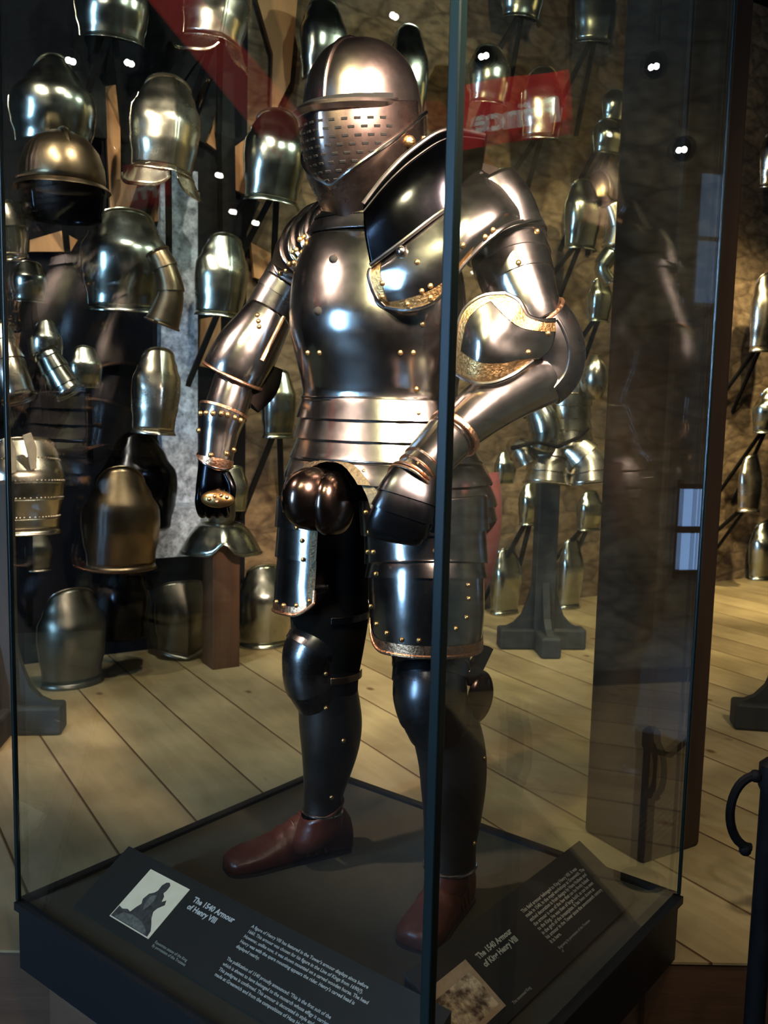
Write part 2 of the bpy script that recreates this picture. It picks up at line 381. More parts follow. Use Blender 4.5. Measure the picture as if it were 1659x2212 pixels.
# daylit stone pier seen between the breastplates on the left
def wallpt(px, py, off=0.0): return onplane(px, py, WP + WN * off, WN)
a, b = wallpt(338, 380, .02), wallpt(418, 380, .02); lo = wallpt(400, 1185, .02).z
mb = MB(); mb.prism([V((a.x, a.y, lo)), V((b.x, b.y, lo)), V((b.x, b.y, lo)) + WN * .06, V((a.x, a.y, lo)) + WN * .06], (0, 0, wallpt(390, 372, .02).z - lo))
struct(mb.obj('wall_pier', M['stone3'], smooth=False))
a, b = wallpt(270, 1085, .03), wallpt(470, 1085, .03); lo = wallpt(330, 1190, .03).z; hi = wallpt(330, 1085, .03).z
mb = MB(); mb.prism([V((a.x, a.y, lo)), V((b.x, b.y, lo)), V((b.x, b.y, lo)) + WN * .22, V((a.x, a.y, lo)) + WN * .22], (0, 0, hi - lo))
struct(mb.obj('window_sill', M['stone3'], smooth=False))

# brown board fragments and dark frame battens on the left part of the back wall
def wallstrip(name, pix, off, th, m):
    mb = MB(); mb.prism([wallpt(x, y, off) for x, y in pix], WN * th); return mb.obj(name, m, smooth=False)
boards = [([(222, 190), (256, 185), (258, 420), (236, 470)], 'narrow tall brown wooden board left of the bright keeled breastplate'),
          ([(432, 160), (484, 205), (482, 340), (428, 300)], 'brown wooden board behind the crossing black batten at upper left'),
          ([(545, -20), (640, -20), (622, 180), (582, 260), (585, 120)], 'tall brown wooden board left of the helmet near the picture top'),
          ([(62, 520), (130, 500), (165, 520), (150, 545), (62, 545)], 'small brown wooden board in shadow at the far left'),
          ([(488, 330), (530, 300), (530, 425), (500, 410)], 'small brown wooden board left of the rounded breastplate beside the helmet'),
          ([(235, 390), (345, 385), (345, 480), (250, 480)], 'dim reddish brown board under the bright keeled breastplate'),
          ([(430, 690), (480, 680), (478, 800), (424, 790)], 'dark brown board behind the elbow of the armour on the left'),
          ([(538, 525), (600, 560), (575, 610), (545, 600)], 'small reddish brown board beside the right shoulder of the armour')]
for q, lb in boards: tag(wallstrip('brown_board', q, .02, .025, M['brown']), lb, 'board', 'brown boards on the dark back wall')
battens = [((330, 240), (430, 90)), ((398, 210), (452, 130)), ((425, 305), (470, 180)), ((286, 490), (318, 395)), ((505, 520), (545, 430)),
           ((190, 60), (165, 200)), ((205, 120), (212, 300)), ((487, 160), (492, 520))]
for a, b in battens:
    mb = MB(); mb.bar(wallpt(*a, .07), wallpt(*b, .07), .07, .05, WN)
    tag(mb.obj('black_batten', M['iron'], smooth=False), 'black painted batten crossing the dark wall behind the left breastplates', 'batten', 'black battens on the left wall')

# ================================================================== SHOWCASE
case = empty('glass_showcase', 'tall square glass showcase on a low black base standing around the suit of armour', 'showcase', (KF + KB) / 2 - UP * .15)
case_i = case.matrix_world
def P_(o, root):  # parent keeping world coordinates
    o.parent = root; o.matrix_parent_inverse = Matrix.Translation(-V(root.location)); return o
cen = (KF + KB) / 2
mb = MB(); mb.prism([V((p.x, p.y, FZ)) for p in (KF, KR, KB, KL)], (0, 0, DZ - FZ - .012)); base = P_(mb.obj('base', M['base'], smooth=False), case)
mb = MB(); q = [cen + (p - cen) * .985 for p in (KF, KR, KB, KL)]
mb.prism([V((p.x, p.y, DZ - .012)) for p in q], (0, 0, .012)); P_(mb.obj('deck', M['deck'], smooth=False), case)
mb = MB()
for a, b in ((KF, KR), (KR, KB), (KB, KL), (KL, KF)): mb.bar(a + UP * .0, b + UP * .0, .022, .018)
P_(mb.obj('base_rim', M['base'], smooth=False), case)
for a, b in ((KF, KR), (KR, KB), (KB, KL), (KL, KF)):
    t = (b - a).normalized(); n = V((t.y, -t.x, 0)); mb = MB(); a2, b2 = a + t * .006, b - t * .006
    mb.prism([a2 + UP * .009, b2 + UP * .009, b2 - n * .010 + UP * .009, a2 - n * .010 + UP * .009], (0, 0, 2.45)); P_(mb.obj('glass_pane', M['glass'], smooth=False), case)
def estrip(p, w):
    mb = MB(); mb.box(V((p.x, p.y, DZ + 1.24)), (w, w, 2.46), Matrix.Rotation(R(51.5), 3, 'Z')); P_(mb.obj('corner_strip', M['edge'], smooth=False, bevel=.002), case)
estrip(KF, .017); estrip(KL, .010); estrip(KR, .008)
# wedge of dark timber plinth carrying the front half of the base
inn = [KF + (cen - KF) * .14, KR + (cen - KR) * .10, KL + (cen - KL) * .10]
mb = MB(); mb.prism([V((inn[0].x, inn[0].y, 0)), V((inn[1].x, inn[1].y - .03, 0)), V((inn[2].x, inn[2].y - .03, 0))], (0, 0, FZ - .001))
P_(mb.obj('plinth', M['riser'], smooth=False), case)

# caption panels: sloping boards along the two front edges of the deck
def text(name, body, origin, ex, ey, size, m, parent, line=1.0, bold=0.0, align='LEFT'):
    cu = bpy.data.curves.new(name, 'FONT'); cu.body = body; cu.size = size; cu.space_line = line; cu.offset = bold; cu.align_x = align
    cu.materials.append(m); cu.resolution_u = 2
    tmp = bpy.data.objects.new('tmp', cu); C.objects.link(tmp); bpy.context.view_layer.update()
    me = bpy.data.meshes.new_from_object(tmp.evaluated_get(bpy.context.evaluated_depsgraph_get())); bpy.data.objects.remove(tmp)
    o = bpy.data.objects.new(name, me); link(o)
    ez = ex.cross(ey).normalized(); mm = Matrix((ex, ey, ez)).transposed().to_4x4(); mm.translation = origin + ez * .0009
    if parent is not None:
        o.parent = parent; o.matrix_parent_inverse = Matrix.Translation(-V(parent.location))
    o.matrix_basis = mm; return o
def caption(origin, ex, along, th, x0, x1, depth, label):
    ey = (along * math.cos(th) + UP * math.sin(th)).normalized(); ez = ex.cross(ey).normalized()
    def pt(x, y): return origin + ex * x + ey * y
    root = empty('caption_panel', label, 'caption panel', pt((x0 + x1) / 2, 0))
    A, B, Cc, D = pt(x0, -.006), pt(x1, -.006), pt(x1, depth), pt(x0, depth)
    low = lambda p: V((p.x, p.y, DZ + .0005))
    mb = MB(); mb.add([A, B, Cc, D, low(A), low(B), low(Cc), low(D)], [(0, 1, 2, 3), (7, 6, 5, 4), (0, 4, 5, 1), (1, 5, 6, 2), (2, 6, 7, 3), (3, 7, 4, 0)])
    P_(mb.obj('board', M['panel'], smooth=False), root)
    return root, pt, ex, ey, ez
th = R(30)
o1 = KF + CU * .075 + UP * .010
rootL, pt, ex, ey, ez = caption(o1, -CV, CU, th, -1.0, -.10, .160, 'sloping black caption panel with a statue photograph, along the left front glass')
def card(name, pt, ez, x0, x1, y0, y1, m, parent, h=.0008):
    mb = MB(); mb.prism([pt(x0, y0), pt(x1, y0), pt(x1, y1), pt(x0, y1)], ez * h); return P_(mb.obj(name, m, smooth=False), parent)
def poly2(name, pt, ez, pts, m, parent, h):
    mb = MB(); mb.prism([pt(x, y) + ez * .0004 for x, y in pts], ez * h); return P_(mb.obj(name, m, smooth=False), parent)
M['photo'] = mottled('pale_photo_paper', (.92, .70, .44), (.98, .78, .52), 30, .5)
M['photodark'] = mottled('dark_photo_tone', (.03, .025, .02), (.12, .10, .08), 90, .5)
M['photomid'] = mottled('mid_photo_tone', (.10, .09, .07), (.26, .22, .17), 120, .5)
ph = card('photograph', pt, ez, -.893, -.760, .012, .137, M['photo'], rootL)
X = lambda x, y: (-.893 + x * .133, .012 + y * .125)
poly2('statue_figure', pt, ez, [X(*q) for q in [(.02, .02), (.02, .22), (.12, .20), (.22, .24), (.30, .22), (.34, .34), (.38, .42), (.33, .50), (.36, .62), (.44, .68), (.47, .74), (.46, .84), (.50, .92), (.56, .94), (.61, .90), (.62, .80), (.60, .74), (.66, .70), (.70, .60), (.76, .66), (.80, .58), (.72, .48), (.70, .40), (.76, .30), (.86, .20), (.93, .12), (.95, .02)]], M['photodark'], rootL, .0009)
poly2('statue_highlight', pt, ez, [X(*q) for q in [(.42, .60), (.52, .66), (.56, .56), (.54, .42), (.50, .34), (.44, .44)]], M['photomid'], rootL, .0012)
poly2('statue_base', pt, ez, [X(*q) for q in [(.10, .03), (.20, .16), (.40, .20), (.64, .18), (.84, .10), (.90, .03)]], M['photomid'], rootL, .0012)
text('title_lettering', 'The 1540 Armour\nof Henry VIII', pt(-.733, .118), ex, ey, .0168, M['ink'], rootL, 1.05, .0006)
text('credit_lettering', 'Equestrian statue of the King\nBy permission of the Trustees', pt(-.740, .012), ex, ey, .0085, M['dimink'], rootL, 1.0)
text('body_lettering', "A figure of Henry VIII has featured in the Tower's armour displays since before\n1660. This armour was chosen for his figure in the Line of Kings from 1690(?).\nHowever, unlike now, it was shown mounted on a carved wooden horse. The head\nHenry was with the spare mounting appears the rider. Henry's carved head is\ndisplayed nearby.",
     pt(-.563, .1270), ex, ey, .0094, M['ink'], rootL, 1.24, .0002)
text('body_lettering', "The publication of 1540 proudly announced: 'This is the first suit of the\nwhich is shown to have belonged to the monarch whose effigy it carries.\nThis pedigree is confirmed. This armour is decorated in style and was\nmade at Greenwich and from the compositions of Hans Holbein.'",
     pt(-.563, .0520), ex, ey, .0094, M['ink'], rootL, 1.24, .0002)
o2 = KF + CV * .075 + UP * .010
rootR, pt, ex, ey, ez = caption(o2, CU, CV, th, .24, .925, .168, 'sloping black caption panel with an old engraving, along the right front glass')
M['engr'] = mottled('brown_engraving', (.09, .045, .02), (.78, .58, .36), 34, .6)
for n_ in M['engr'].node_tree.nodes:
    if n_.type == 'VALTORGB': n_.color_ramp.elements[0].position = .40; n_.color_ramp.elements[1].position = .62
M['engrframe'] = mottled('engraving_margin', (.40, .27, .15), (.52, .36, .21), 60, .6)
card('engraving', pt, ez, .245, .378, .016, .122, M['engrframe'], rootR)
card('engraved_scene', pt, ez, .252, .366, .026, .100, M['engr'], rootR, .0013)
text('title_lettering', 'The 1540 Armour\nof King Henry VIII', pt(.405, .106), ex, ey, .0165, M['dimink'], rootR, 1.1, .0006)
text('body_lettering', 'This field armour belonged to King Henry VIII. It was\nmade in 1540, in the royal workshops at Greenwich. The\netched decoration is from designs by Hans Holbein and\nthe armour is one of the few that can be firmly linked\nto the King. He was then of large build, as can be seen\nin the girth of the breastplate. It has been shown as\nhis armour in the Tower since the seventeenth century.\nIt is here.',
     pt(.592, .1210), ex, ey, .0113, M['dimink'], rootR, 1.0, .0002)
text('credit_lettering', 'Engraving by permission of the Trustees\nof', pt(.598, .024), ex, ey, .0085, M['dimink'], rootR, 1.0)
text('credit_lettering', 'The mounted King', pt(.395, .008), ex, ey, .0085, M['dimink'], rootR, 1.0)
# ================================================================== SUIT OF ARMOUR
suit = empty('suit_of_armour', 'full polished steel suit of field armour standing inside the glass showcase, left hand on hip', 'suit of armour', V((.05, 2.05, DZ)))
def S(o, part=None):
    if part is None: return P_(o, suit)
    o.parent = part; return o
def rimwire(name, pts, r, m, part):
    mb = MB(); mb.wire(pts, r, 8); return S(mb.obj(name, m), part)
def offs(pts, d): return [p + d for p in pts]
TOV = V((0, -1, .1)).normalized()

# ---- legs: black hose body first (one continuous figure under the plates)
hoseR = limb([(712, 1040, 2.16, 100), (708, 1200, 2.15, 96), (712, 1320, 2.13, 86), (712, 1400, 2.12, 74), (712, 1470, 2.12, 62), (712, 1540, 2.13, 60)])
S(hoseR.obj('hose', M['hose'], cap=True))
hoseL = limb([(925, 1040, 1.97, 128), (925, 1200, 1.95, 114), (930, 1330, 1.93, 100), (930, 1420, 1.91, 84), (930, 1500, 1.91, 68), (950, 1580, 1.93, 66)])
S(hoseL.obj('hose', M['hose'], cap=True))
# straps on the back of the far thigh
for y0, hw in ((1322, 88), (1452, 70)):
    b = limb([(712, y0 - 7, 2.12, hw), (712, y0 + 7, 2.12, hw)], arc=(5, 90)); S(b.obj('thigh_strap', M['bronze'] if y0 > 1400 else M['dsteel'], solid=.003))
# dark red padded breeches showing at the outer side
br = limb([(1000, 1030, 2.03, 78), (1010, 1120, 2.02, 74), (1008, 1220, 2.01, 60), (990, 1300, 2.0, 44), (985, 1345, 2.0, 30)], sub=4); S(br.obj('breeches', M['redcloth'], cap=True))
# greaves
grR = limb([(706, 1468, 2.12, 62, 1), (710, 1510, 2.125, 66), (714, 1560, 2.13, 68), (713, 1610, 2.135, 63), (706, 1665, 2.14, 52), (699, 1712, 2.15, 43), (697, 1750, 2.15, 42)])
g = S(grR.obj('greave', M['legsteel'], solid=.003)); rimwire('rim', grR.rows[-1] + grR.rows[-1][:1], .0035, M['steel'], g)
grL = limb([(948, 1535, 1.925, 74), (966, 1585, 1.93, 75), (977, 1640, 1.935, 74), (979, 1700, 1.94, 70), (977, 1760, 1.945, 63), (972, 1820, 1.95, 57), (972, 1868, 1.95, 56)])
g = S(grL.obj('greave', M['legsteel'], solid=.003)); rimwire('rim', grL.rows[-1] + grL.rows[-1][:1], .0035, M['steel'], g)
rivets([grR, grL], [(704, 1530), (742, 1600), (1046, 1638), (1024, 1822), (716, 1722)], M['brass'], g, .003)
# cuisses
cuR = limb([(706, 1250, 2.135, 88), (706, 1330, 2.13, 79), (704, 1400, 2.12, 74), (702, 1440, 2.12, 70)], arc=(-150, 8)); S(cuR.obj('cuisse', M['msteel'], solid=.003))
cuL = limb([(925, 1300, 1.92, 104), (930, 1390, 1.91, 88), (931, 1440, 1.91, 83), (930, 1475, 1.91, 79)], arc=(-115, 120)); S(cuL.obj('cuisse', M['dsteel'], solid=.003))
# knee cops
def ellip(c, f, up, rf, rs, ru, half=100, seg=30, rings=14, tip=1.0):
    """part of an ellipsoid bulging along f"""
    f = V(f).normalized(); s = f.cross(V(up)).normalized(); u = s.cross(f); rows = []
    for i in range(rings + 1):
        a = R(half) * i / rings + 1e-4; row = []
        for k in range(seg):
            b = 2 * math.pi * k / seg
            row.append(c + f * (rf * math.cos(a) ** tip if math.cos(a) > 0 else rf * math.cos(a)) + s * (rs * math.sin(a) * math.cos(b)) + u * (ru * math.sin(a) * math.sin(b)))
        rows.append(row)
    return Surf(rows, True)
kR = limb([(700, 1385, 2.115, 72), (676, 1410, 2.10, 66), (669, 1440, 2.095, 58), (676, 1470, 2.10, 60), (697, 1500, 2.12, 60)], arc=(-140, 70), lames=[0, .25, .75, 1], step=.003)
k = S(kR.obj('poleyn', M['msteel'], solid=.003)); rimwire('rim', kR.edge('top'), .0035, M['steel'], k)
rivets([kR], [(704, 1455)], M['brass'], k, .003)
kL = limb([(931, 1440, 1.90, 82), (929, 1470, 1.88, 80), (929, 1500, 1.87, 79), (934, 1530, 1.88, 74), (950, 1560, 1.90, 72)], arc=(-125, 125), lames=[0, .25, .75, 1], step=.003)
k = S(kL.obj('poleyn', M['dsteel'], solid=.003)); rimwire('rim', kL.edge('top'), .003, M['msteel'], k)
w = ellip(at(1030, 1506, 1.93), V((.75, -.5, -.1)), UP, .030, .050, .060, 88); S(w.obj('poleyn_wing', M['dbronze'], solid=.003), k)
w = patch([[(985, 1462, 1.9), (1005, 1440, 1.90), (1040, 1392, 1.96)], [(1000, 1476, 1.88), (1024, 1440, 1.90), (1055, 1396, 1.97)], [(1025, 1485, 1.9), (1044, 1448, 1.92), (1066, 1402, 1.98)]])
S(w.obj('poleyn_fin', M['dbronze'], solid=.004), k)
# shoes
def shoe(heel, toe, ank, Rk):
    h, t = V(heel), V(toe); h.z = t.z = DZ; L = (t - h).length; f = (t - h).normalized(); s = f.cross(UP).normalized()
    prof = [(-.005, .018, .050, .010), (.0, .030, .085, .0), (.02, .037, .115, 0), (.06, .040, .135, 0), (.10, .042, .128, 0), (.14, .043, .100, 0), (.17, .045, .085, 0), (.20, .048, .072, 0),
            (.235, .051, .060, 0), (.265, .050, .054, 0), (.29, .044, .046, 0), (.305, .030, .034, .004), (.31, .012, .020, .008)]
    k_ = L / .31; rows = []
    rr = spline([list(p) for p in prof], 3)
    for d, w_, hh, z0 in rr:
        row = []; c = h + f * (d * k_)
        rib = .0
        if .12 < d < .2: rib = .0022 * (1 if (int((d - .12) / .016) % 2) else -.4)
        for q in range(28):
            a = 2 * math.pi * q / 28; cx, cz = math.cos(a), math.sin(a)
            cx = math.copysign(abs(cx) ** .8, cx); cz = math.copysign(abs(cz) ** (.9 if cz > 0 else .45), cz)
            row.append(c + s * ((w_ + rib) * cx * (1 if cz < .3 else 1 - .25 * (cz - .3))) + UP * (z0 + hh * .42 + (hh * .58 + rib if cz > 0 else hh * .42) * cz))
        rows.append(row)
    o = S(Surf(rows, True).obj('leather_shoe', M['leather'], cap=True, angle=60))
    # ankle collar
    rows = []
    for i, (z, w_, dd) in enumerate([(.065, .047, .060), (.095, .047, .060), (.120, .046, .056), (.135, .047, .053), (.145, .049, .054)]):
        c = V(ank) + f * (.012 - .012 * i / 4); c.z = DZ + z
        rows.append([c + s * (w_ * math.cos(2 * math.pi * q / 28)) + f * (dd * math.sin(2 * math.pi * q / 28)) + UP * (-.018 * math.sin(2 * math.pi * q / 28)) for q in range(28)])
    S(Surf(rows, True).obj('ankle_collar', M['leather'], solid=.003), o)
    mb = MB()
    pl = [(d * k_, w_ * 1.02) for d, w_, hh, z0 in rr if d > .0]
    poly = [h + f * d + s * w_ for d, w_ in pl] + [h + f * d - s * w_ for d, w_ in reversed(pl)]
    mb.prism(poly, UP * .007); S(mb.obj('shoe_sole', M['sole'], smooth=False), o)
    # instep bands
    mb = MB()
    for dd in (.105, .128, .150):
        cc = h + f * (dd * k_); hh = {.105: .129, .128: .110, .150: .096}[dd]
        mb.wire([cc + s * (.044 * math.cos(a)) + UP * (.02 + (hh - .018) * math.sin(a)) + f * (-.03 * (1 - math.sin(a))) for a in [math.pi * j / 16 for j in range(17)]], .0035, 6)
    S(mb.obj('instep_band', M['leather']), o); return o
shoe(onz(742, 1838, DZ) + V((.01, .025, 0)), onz(482, 1893, DZ) + V((0, .02, 0)), at(697, 1740, 2.15), 1)
shoe(onz(1012, 1948, DZ) + V((-.01, .03, 0)), onz(872, 2068, DZ) + V((.015, .02, 0)), at(972, 1850, 1.95), 1)

# ---- torso
YT = 20
gor = limb([(812, 395, 2.05, 92, .9), (806, 430, 2.05, 92, .9), (800, 462, 2.05, 108, .85), (806, 492, 2.05, 150, .7), (812, 512, 2.05, 172, .66)], yaw=25, lames=[0, .35, .65, 1], step=.003)
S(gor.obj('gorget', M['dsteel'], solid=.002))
brP = [(806, 482, 2.05, 122, .70), (812, 502, 2.05, 142, .72), (815, 535, 2.045, 162, .76), (816, 585, 2.04, 178, .80), (816, 640, 2.035, 186, .84), (816, 700, 2.03, 187, .88), (817, 755, 2.03, 180, .86), (819, 805, 2.035, 171, .80), (820, 845, 2.04, 165, .76), (820, 868, 2.04, 168, .75)]
brs = limb(brP, yaw=YT, expo=2.25, arc=(-98, 98), seg=56); bp_ = S(brs.obj('breastplate', M['steel'], solid=.003))
bks = limb([(a, b, c, d * .985, e) for a, b, c, d, e in brP], yaw=YT, expo=2.25, arc=(92, 268), seg=40); S(bks.obj('backplate', M['msteel'], solid=.003))
mb = MB(); mb.wire(offs(brs.rows[0], V((0, 0, .003))), .008, 8); S(mb.obj('neck_roll', M['dsteel']), bp_)
mb = MB(); mb.wire(brs.rows[round(len(brs.rows) * .93)], .0022, 6); S(mb.obj('waist_line', M['dsteel']), bp_)
rivets([brs], [(665, 762), (690, 762), (865, 762), (893, 762), (722, 556), (900, 841), (912, 700)], M['brass'], bp_)
rivets([brs], [(687, 672), (720, 560)], M['slit'], bp_, .006, 'bolt_hole')
sh = limb([(760, 470, 2.09, 40, .8), (700, 500, 2.10, 52, .9), (660, 545, 2.12, 60, .9), (640, 590, 2.13, 60, .9)], ref=(0, -1, .2)); S(sh.obj('shoulder_padding', M['hose'], cap=True))
sh = limb([(880, 455, 2.02, 50, .8), (950, 430, 1.99, 60, .9), (1030, 420, 1.95, 66, .9), (1080, 450, 1.93, 66, .9)], ref=(0, -1, .2)); S(sh.obj('shoulder_padding', M['hose'], cap=True))
# fauld lames (waist hoops)
fl = [(820, 858, 2.04, 165, .75), (823, 905, 2.04, 174, .77), (828, 948, 2.04, 184, .79), (832, 992, 2.04, 197, .80)]
f1 = limb(fl, yaw=30, expo=2.2, lames=[0, .36, .68, 1], step=.009, seg=64); fa = S(f1.obj('fauld', M['steel'], solid=.002))
f2p = [(832, 990, 2.04, 198, .80), (835, 1032, 2.03, 210, .80), (837, 1076, 2.03, 217, .80), (838, 1110, 2.02, 216, .80)]
def cutlimb(pts, yaw, cuts, expo, lames, step, seg=140):
    base = limb(pts, yaw=yaw, expo=expo, lames=lames, step=step, seg=360); rows = []
    n = len(base.rows)
    for i, row in enumerate(base.rows):
        t = i / (n - 1); c0 = c1 = 0
        for (ta, l0, r0), (tb, l1, r1) in zip(cuts[:-1], cuts[1:]):
            if ta <= t <= tb: u = (t - ta) / (tb - ta); c0, c1 = l0 + (l1 - l0) * u, r0 + (r1 - r0) * u
        a0, a1 = c1, 360 - c0; out = []
        for k in range(seg):
            a = (a0 + (a1 - a0) * k / (seg - 1)) % 360; j = int(a); fr = a - j
            out.append(row[j % 360].lerp(row[(j + 1) % 360], fr))
        rows.append(out)
    return Surf(rows)
f2 = cutlimb(f2p, 38, [(0, 1, 1), (.08, 9, 8), (.25, 20, 15), (.5, 30, 21), (.75, 35, 24), (1.0, 38, 26)], 2.2, [0, .34, .68, 1], .008)
f2o = S(f2.obj('fauld_skirt', M['steel'], solid=.002)); hipF = V((-math.sin(R(38)), -math.cos(R(38)), 0))
for ks in (range(0, 4), range(136, 140)):
    S(Surf([[r[k] + hipF * .0045 for k in ks] for r in f2.rows]).obj('arch_border', M['greygilt']), f2o)
rivets([f1, f2], [(632, 1028), (641, 1042), (683, 1002), (786, 1018), (785, 1060), (636, 1052), (904, 893), (912, 935), (690, 1005)], M['brass'], f2o)
# codpiece
cc = at(690, 1082, 1.90); fd = V((-math.sin(R(38)), -math.cos(R(38)), 0))
co = ellip(at(680, 1078, 1.905), fd + V((-.1, 0, .15)), UP, .078, .050, .066, 105, tip=.8); co_o = S(co.obj('codpiece', M['dbronze'], solid=.002))
c2 = ellip(at(722, 1088, 1.905), fd + V((.25, 0, 0)), UP, .070, .040, .068, 105, tip=.8); S(c2.obj('codpiece_side', M['dbronze'], solid=.002), co_o)
# tassets
def rounded_tasset(pts, arc, lames, step, m, rim, cutA, cutB, drop, rp):
    s0 = limb(pts, arc=arc, lames=lames, step=step, seg=50, sub=8); n = len(s0.rows); k0 = next(i for i in range(n) if i >= n * .72)
    for i in range(k0, n):                       # pull the lower corners up: rounded bottom edge
        for k in range(50):
            u = k / 49; up = max(0, (cutA - u) / cutA) ** 2 * drop[0] + max(0, (u - cutB) / (1 - cutB)) ** 2 * drop[1]
            s0.rows[i][k] = s0.rows[i][k] + UP * (up * (i - k0) / (n - 1 - k0))
    o = S(s0.obj('tasset', m, solid=.003))
    n1 = max(2, int(len(s0.rows) * .10)); edge = [s0.rows[i][0] for i in range(k0, n)] + s0.rows[-1] + [s0.rows[i][-1] for i in range(n - 1, k0, -1)]
    band = Surf([[q + (q - V((0, 0, 0))) * 0 + TOV * .0015 for q in s0.rows[i]] for i in range(n - 4, n)])
    ctr = [sum((q for q in r), V()) / len(r) for r in s0.rows]
    band = Surf([[q + (q - ctr[i]).normalized() * .0012 for q in s0.rows[i]] for i in range(n - 4, n)]); S(band.obj('border', rim), o)
    for kk in ((0, 1, 2, 3), (46, 47, 48, 49)):
        side = Surf([[s0.rows[i][k] + (s0.rows[i][k] - ctr[i]).normalized() * .0012 for k in kk] for i in range(n)]); S(side.obj('border', M['greygilt']), o)
    rimwire('rolled_edge', [q for q in edge], .0042, rim, o)
    rivets([s0, band], rp, M['brass'], o)
    return s0
rounded_tasset([(915, 1075, 1.93, 138), (918, 1140, 1.925, 132), (921, 1205, 1.92, 127), (921, 1255, 1.91, 124), (922, 1320, 1.905, 120), (920, 1396, 1.90, 112)], (-96, 112), [0, .22, .44, .58, 1], .007, M['steel'], M['copper'],
    .22, .80, (.06, .09), [(797, 1150), (806, 1193), (812, 1240), (940, 1190), (801, 1310), (813, 1348), (835, 1368), (868, 1382), (905, 1384), (1012, 1264), (1013, 1293), (1008, 1334), (985, 1358), (790, 1107), (794, 1192)])
rounded_tasset([(706, 1075, 2.13, 108), (704, 1140, 2.125, 105), (701, 1205, 2.12, 102), (698, 1260, 2.115, 101), (696, 1318, 2.11, 100)], (-150, -6), [0, .25, .5, 1], .006, M['steel'], M['copper'],
    .2, .80, (.03, .03), [(653, 1168), (655, 1209), (684, 1264), (668, 1298), (640, 1308), (612, 1308), (597, 1300), (641, 1140)])

# ---- helmet
hc = at(786, 260, 2.02); hyaw = R(33); hf = V((-math.sin(hyaw), -math.cos(hyaw), 0)); hl = V((math.cos(hyaw), -math.sin(hyaw), 0)); tilt = R(9)
hF = hf * math.cos(tilt) - UP * math.sin(tilt); hU = UP * math.cos(tilt) + hf * math.sin(tilt)
HP = [(.156, .006, .008, .008), (.150, .040, .048, .046), (.133, .070, .082, .080), (.104, .096, .108, .107), (.07, .111, .126, .122), (.03, .118, .136, .128), (0, .120, .141, .130), (-.05, .119, .142, .129), (-.10, .113, .130, .124),
      (-.14, .104, .108, .118), (-.175, .095, .088, .112), (-.21, .092, .078, .108), (-.24, .100, .085, .112)]
HPs = spline([list(p) for p in HP], 8)
def HS(th, z, off=0.0, keel=0.0, dx=0.0):
    for a, b in zip(HPs[:-1], HPs[1:]):
        if b[0] <= z <= a[0] + 1e-9: u = (a[0] - z) / max(a[0] - b[0], 1e-9); w, f, bk = [a[i] + (b[i] - a[i]) * u for i in (1, 2, 3)]; break
    else: w, f, bk = HPs[-1][1:] if z < 0 else HPs[0][1:]
    s_, c_ = math.sin(th), math.cos(th)
    kf = keel * max(0, 1 - abs(th) / R(60)) ** 1.5
    r = (f if c_ > 0 else bk)
    return hc + hl * ((w + off) * s_) + hF * ((r + off + kf) * c_) + hU * z
def HPatch(t0, t1, zt, zb, off, keel=0.0, nt=50, nz=20):
    return Surf([[HS(R(t0 + (t1 - t0) * k / (nt - 1)), zt(t0 + (t1 - t0) * k / (nt - 1)) + (zb(t0 + (t1 - t0) * k / (nt - 1)) - zt(t0 + (t1 - t0) * k / (nt - 1))) * i / nz, off, keel) for k in range(nt)] for i in range(nz + 1)])
skull = Surf([[HS(2 * math.pi * k / 56, .156 - .396 * i / 60) for k in range(56)] for i in range(61)], True)
he = S(skull.obj('helmet', M['hsteel'], solid=.003))
# low comb over the crown
mb = MB(); mb.wire([HS(0, z, .001) for z in [.01 + .143 * k / 14 for k in range(15)]] + [HS(math.pi, z, .001) for z in [.153 - .19 * k / 14 for k in range(15)]], [.002 + .003 * math.sin(math.pi * k / 29) for k in range(30)], 8)
S(mb.obj('comb', M['hsteel']), he)
zt = lambda t: .010 + .012 * (abs(t) / 95) ** 2
zb = lambda t: -.145 + .125 * (abs(t) / 95) ** 1.15
vis = HPatch(-95, 95, zt, zb, .006, .016); vo = S(vis.obj('visor', M['vsteel'], solid=.003), None)
S(HPatch(-66, 66, lambda t: .030, lambda t: .019, .0035, .004, nz=2).obj('sight_slit', M['slit']), vo)
led = Surf([[HS(R(-72 + 144 * k / 50), z, o_ * (1 - (abs(-72 + 144 * k / 50) / 72) ** 3), .016) for k in range(51)] for z, o_ in ((.022, .006), (.018, .020), (.012, .023), (.004, .012), (.0, .0065))])
S(led.obj('visor_ledge', M['hsteel'], solid=.002), vo)
mb = MB()
for rw in range(9):
    z = -.016 - .0155 * rw
    for kcol in range(-5, 7):
        t = kcol * 10.4 + (5.2 if rw % 2 else 0)
        if t < -46 or t > 60 or z < zb(t) + .014 : continue
        p = HS(R(t), z, .0066, .016); p2 = HS(R(t + 5.0), z, .0066, .016); mb.bar(p, p2, .0042, .0024, (p - hc))
S(mb.obj('ventilation_slots', M['slit'], smooth=False), vo)
zb2 = lambda t: -.212 + .02 * (abs(t) / 112) ** 2
bev = HPatch(-112, 112, lambda t: zb(t) + .010 if abs(t) < 95 else zb(95) + .010 + .0008 * (abs(t) - 95), zb2, .0095, .012); bo = S(bev.obj('bevor', M['vsteel'], solid=.003))
rimwire('rolled_edge', [q for q in bev.edge('top')], .0042, M['steel'], bo)
st = HPatch(100, 135, lambda t: -.045, lambda t: -.100, .012, nz=4, nt=8); so = S(st.obj('chin_strap', M['buff'], solid=.002), he)
rivets([st, bev], [(884, 306)], M['gilt'], so, .011, 'strap_boss')
rivets([bev], [(705, 352), (712, 378), (716, 395)], M['brass'], bo, .003)

